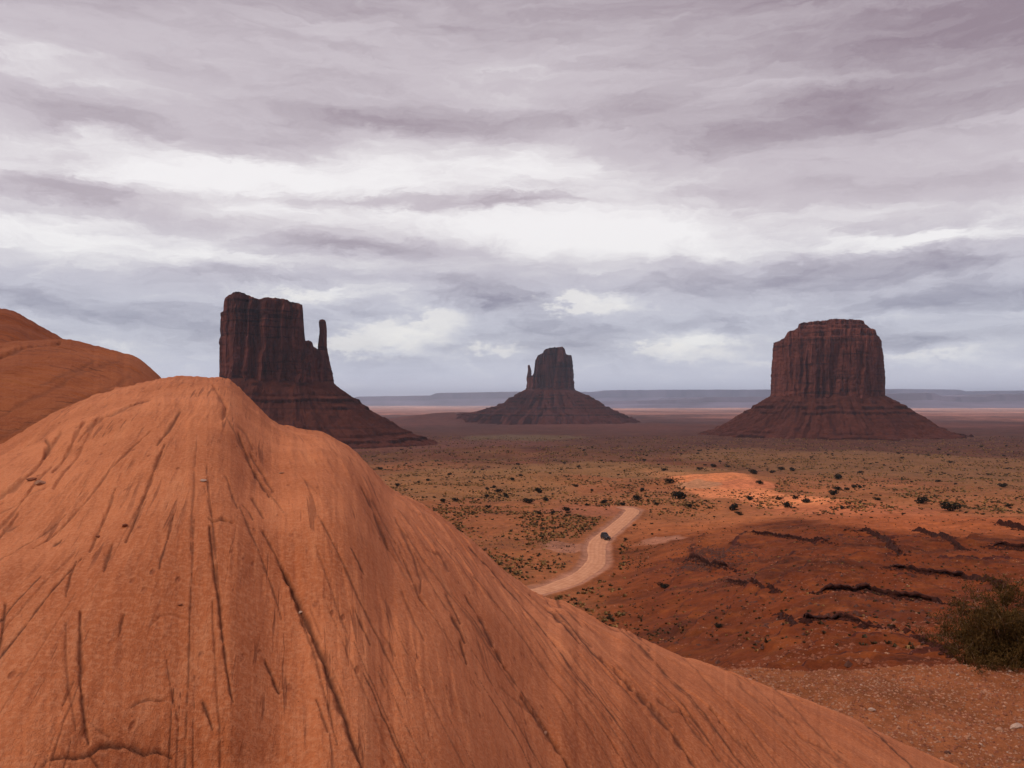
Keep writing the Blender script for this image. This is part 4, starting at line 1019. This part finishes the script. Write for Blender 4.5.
# pale blocks and rubble on the red bank and by the road
cnt = 0
while cnt < 150:
    px = rk.uniform(640, 1040); py = rk.uniform(528, 655)
    if px < 700 and py > 620: continue
    h = ground_hit(px, py)
    if h is None or h[1] > 330: continue
    if poly_dist(np.array([h[0]]), np.array([h[1]]), RP)[0] < 7: continue
    j = rk.choices([0, 1, 2, 3], [3, 4, 2, 3])[0]
    add_stone(h[0], h[1], h[2], rk.uniform(.8, 2.0) / F * h[1], j, f'{CN[j]} block of rock scattered on the red bank', f'{CN[j]} blocks on the red bank'); cnt += 1
def rubble_s(r, n):
    xs, ys = [], []
    for (px, py, wx, wy, k) in [(712, 556, 30, 9, .3), (700, 566, 24, 6, .15), (430, 560, 60, 12, .1), (470, 545, 80, 10, .15), (800, 560, 160, 30, .15), (585, 556, 20, 8, .05), (850, 610, 150, 30, .1)]:
        h = ground_hit(px, py)
        if h is None: continue
        m = int(n * k); wxm = wx / F * h[1]; h2 = ground_hit(px, py - wy); wym = (h2[1] - h[1]) if h2 else h[1] * .1
        xs.append(h[0] + r.normal(0, wxm * .6, m)); ys.append(h[1] + r.normal(0, abs(wym) * .6, m))
    x = np.concatenate(xs); y = np.concatenate(ys); k = poly_dist(x, y, RP) > 6.5; x, y = x[k], y[k]; return x, y, zfun(x, y)
pebbles('rubble', 5000, rubble_s, .15, 1.0, M_ST[3], 5)
def fallen_s(r, n):
    xs, ys = [], []
    for P, h0 in LEDGES:
        i = r.integers(0, len(P), n // len(LEDGES)); xs.append(P[i, 0] + r.normal(0, h0 * .6, len(i))); ys.append(P[i, 1] - np.abs(r.normal(0, h0 * 2.4, len(i))) + h0 * .6)
    x = np.concatenate(xs); y = np.concatenate(ys); return x, y, zfun(x, y)
pebbles('fallen_rubble', 5500, fallen_s, .12, 1.1, M_LEDGE, 6)
def bank_s(r, n):
    y = np.exp(r.uniform(math.log(45), math.log(280), n)); x = r.uniform(.06, .68, n) * y; k = r.random(n) < np.clip(.25 + 2.2 * fbm(x / 14, y / 10, 3, 111), 0, 1)
    x, y = x[k], y[k]; return x, y, zfun(x, y)
pebbles('scattered_rubble', 22000, bank_s, .08, .65, M_ST[2], 7)
pebbles('pale_scattered_rubble', 5000, bank_s, .06, .45, M_ST[1], 8)

# little stones caught in the joints of the big dome
HP = np.stack(HIT[:2], -1)
for (px, py, s, j, lab) in [(203, 484, .045, 0, 'white flake of stone lying high on the orange dome'), (281, 478, .035, 1, 'small pebble caught at the upper right of the orange dome'), (300, 617, .03, 0, 'tiny white pebble in the long dark crack of the orange dome'), (124, 523, .04, 2, 'reddish chip of stone left of the middle of the orange dome'), (98, 524, .03, 2, 'smaller reddish chip left of the other chip on the orange dome'), (40, 472, .07, 1, 'tan chip in the hollow at the left of the orange dome'), (32, 468, .06, 2, 'reddish chip in the hollow at the left of the orange dome'), (545, 736, .03, 1, 'pebble in the crack low in the middle of the orange dome'), (180, 614, .02, 2, 'small chip low on the left face of the orange dome')]:
    d = (HIT[0] - px) ** 2 + (HIT[1] - py) ** 2; i = int(np.argmin(d)); add_stone(HIT[2][i], HIT[3][i], HIT[4][i], s, j, lab, None)

# ------------------------------------------------------------------ vehicle on the road
def build_car():
    import bmesh
    y = -ROAD_Z * F / (539.5 - HY); x = (605.5 - HX) / F * y
    i = int(np.argmin(np.hypot(RP[:, 0] - x, RP[:, 1] - y))); t = RP[min(i + 2, len(RP) - 1)] - RP[i - 2]
    yaw = math.atan2(t[1], t[0])
    root = empty('off_road_car', (x, y, ROAD_Z + .12), yaw + math.pi + .55); root.scale = (1, 1, 1)
    tag(root, 'dark off-road car driving along the pale dirt road', 'car')
    dark = simple('dark_car_paint', (.012, .009, .009), .6, .15, 3, .001, .5); gl = simple('car_glass', (.03, .03, .035), .1, .1, 3, .001, .6); rub = simple('tyre_rubber', (.012, .011, .011), .9, .1, 9); met = simple('wheel_metal', (.25, .25, .26), .4, .1, 9, .001, .5, .8); lamp = simple('headlight_glass', (.6, .6, .58), .2, .05, 9, .001, .6)
    def prism(name, side, half_w, mat, par, inset=0):
        bm = bmesh.new(); a = [bm.verts.new((px_, -half_w + (inset if pz > 1.2 else 0), pz)) for px_, pz in side]; b = [bm.verts.new((px_, half_w - (inset if pz > 1.2 else 0), pz)) for px_, pz in side]
        bm.faces.new(a[::-1]); bm.faces.new(b)
        for k in range(len(side)): bm.faces.new((a[k], a[(k + 1) % len(side)], b[(k + 1) % len(side)], b[k]))
        bmesh.ops.recalc_face_normals(bm, faces=bm.faces); bmesh.ops.bevel(bm, geom=bm.edges[:], offset=.03, segments=2, affect='EDGES')
        me = bpy.data.meshes.new(name); bm.to_mesh(me); bm.free(); me.materials.append(mat); o = bpy.data.objects.new(name, me); put(o, par); return o
    prism('body', [(2.2, .45), (2.25, .95), (2.1, 1.12), (1.0, 1.2), (-2.15, 1.2), (-2.2, .45), (-1.8, .42), (-1.75, .7), (-1.1, .7), (-1.05, .42), (1.05, .42), (1.1, .7), (1.75, .7), (1.8, .42)], .95, dark, root)
    prism('cabin', [(.85, 1.2), (.35, 1.85), (-1.9, 1.9), (-2.1, 1.2)], .88, dark, root, .12)
    for nm, side, w_ in (('side_window', [(.55, 1.27), (.2, 1.75), (-.7, 1.77), (-.7, 1.27)], .905), ('side_window', [(-.8, 1.27), (-.8, 1.77), (-1.75, 1.77), (-1.85, 1.27)], .905)):
        prism(nm, side, w_ - .03, gl, root, .09)
    bm = bmesh.new(); q = [bm.verts.new(v) for v in [(.86, -.74, 1.24), (.86, .74, 1.24), (.43, .68, 1.80), (.43, -.68, 1.80)]]; bm.faces.new(q)
    me = bpy.data.meshes.new('windscreen'); bm.to_mesh(me); bm.free(); me.materials.append(gl); put(bpy.data.objects.new('windscreen', me), root)
    for sx in (1.42, -1.42):
        for sy in (-.86, .86):
            def cyl(name, r_, w_, mat, par, yy):
                bm = bmesh.new(); bmesh.ops.create_cone(bm, cap_ends=True, segments=28, radius1=r_, radius2=r_, depth=w_)
                bmesh.ops.rotate(bm, verts=bm.verts, matrix=__import__('mathutils').Matrix.Rotation(R(90), 3, 'X')); bmesh.ops.translate(bm, verts=bm.verts, vec=(sx, yy, .40))
                bmesh.ops.bevel(bm, geom=[e for e in bm.edges if e.calc_face_angle(0) > 1], offset=.03, segments=2, affect='EDGES')
                me = bpy.data.meshes.new(name); bm.to_mesh(me); bm.free(); me.materials.append(mat); o = bpy.data.objects.new(name, me); put(o, par); return o
            wh = cyl('wheel', .40, .26, rub, root, sy); cyl('rim', .23, .04, met, wh, sy + math.copysign(.125, sy))
    for sy in (-.68, .68):
        bm = bmesh.new(); bmesh.ops.create_uvsphere(bm, u_segments=16, v_segments=8, radius=.12); bmesh.ops.scale(bm, verts=bm.verts, vec=(.4, 1.2, .9)); bmesh.ops.translate(bm, verts=bm.verts, vec=(2.25, sy, .85))
        me = bpy.data.meshes.new('headlight'); bm.to_mesh(me); bm.free(); me.materials.append(lamp); put(bpy.data.objects.new('headlight', me), root)
    prism('bumper', [(2.2, .45), (2.36, .47), (2.36, .66), (2.2, .68)], .93, dark, root)
    prism('roof_rack', [(.1, 1.93), (.1, 2.08), (-1.7, 2.1), (-1.7, 1.95)], .70, dark, root)
build_car()
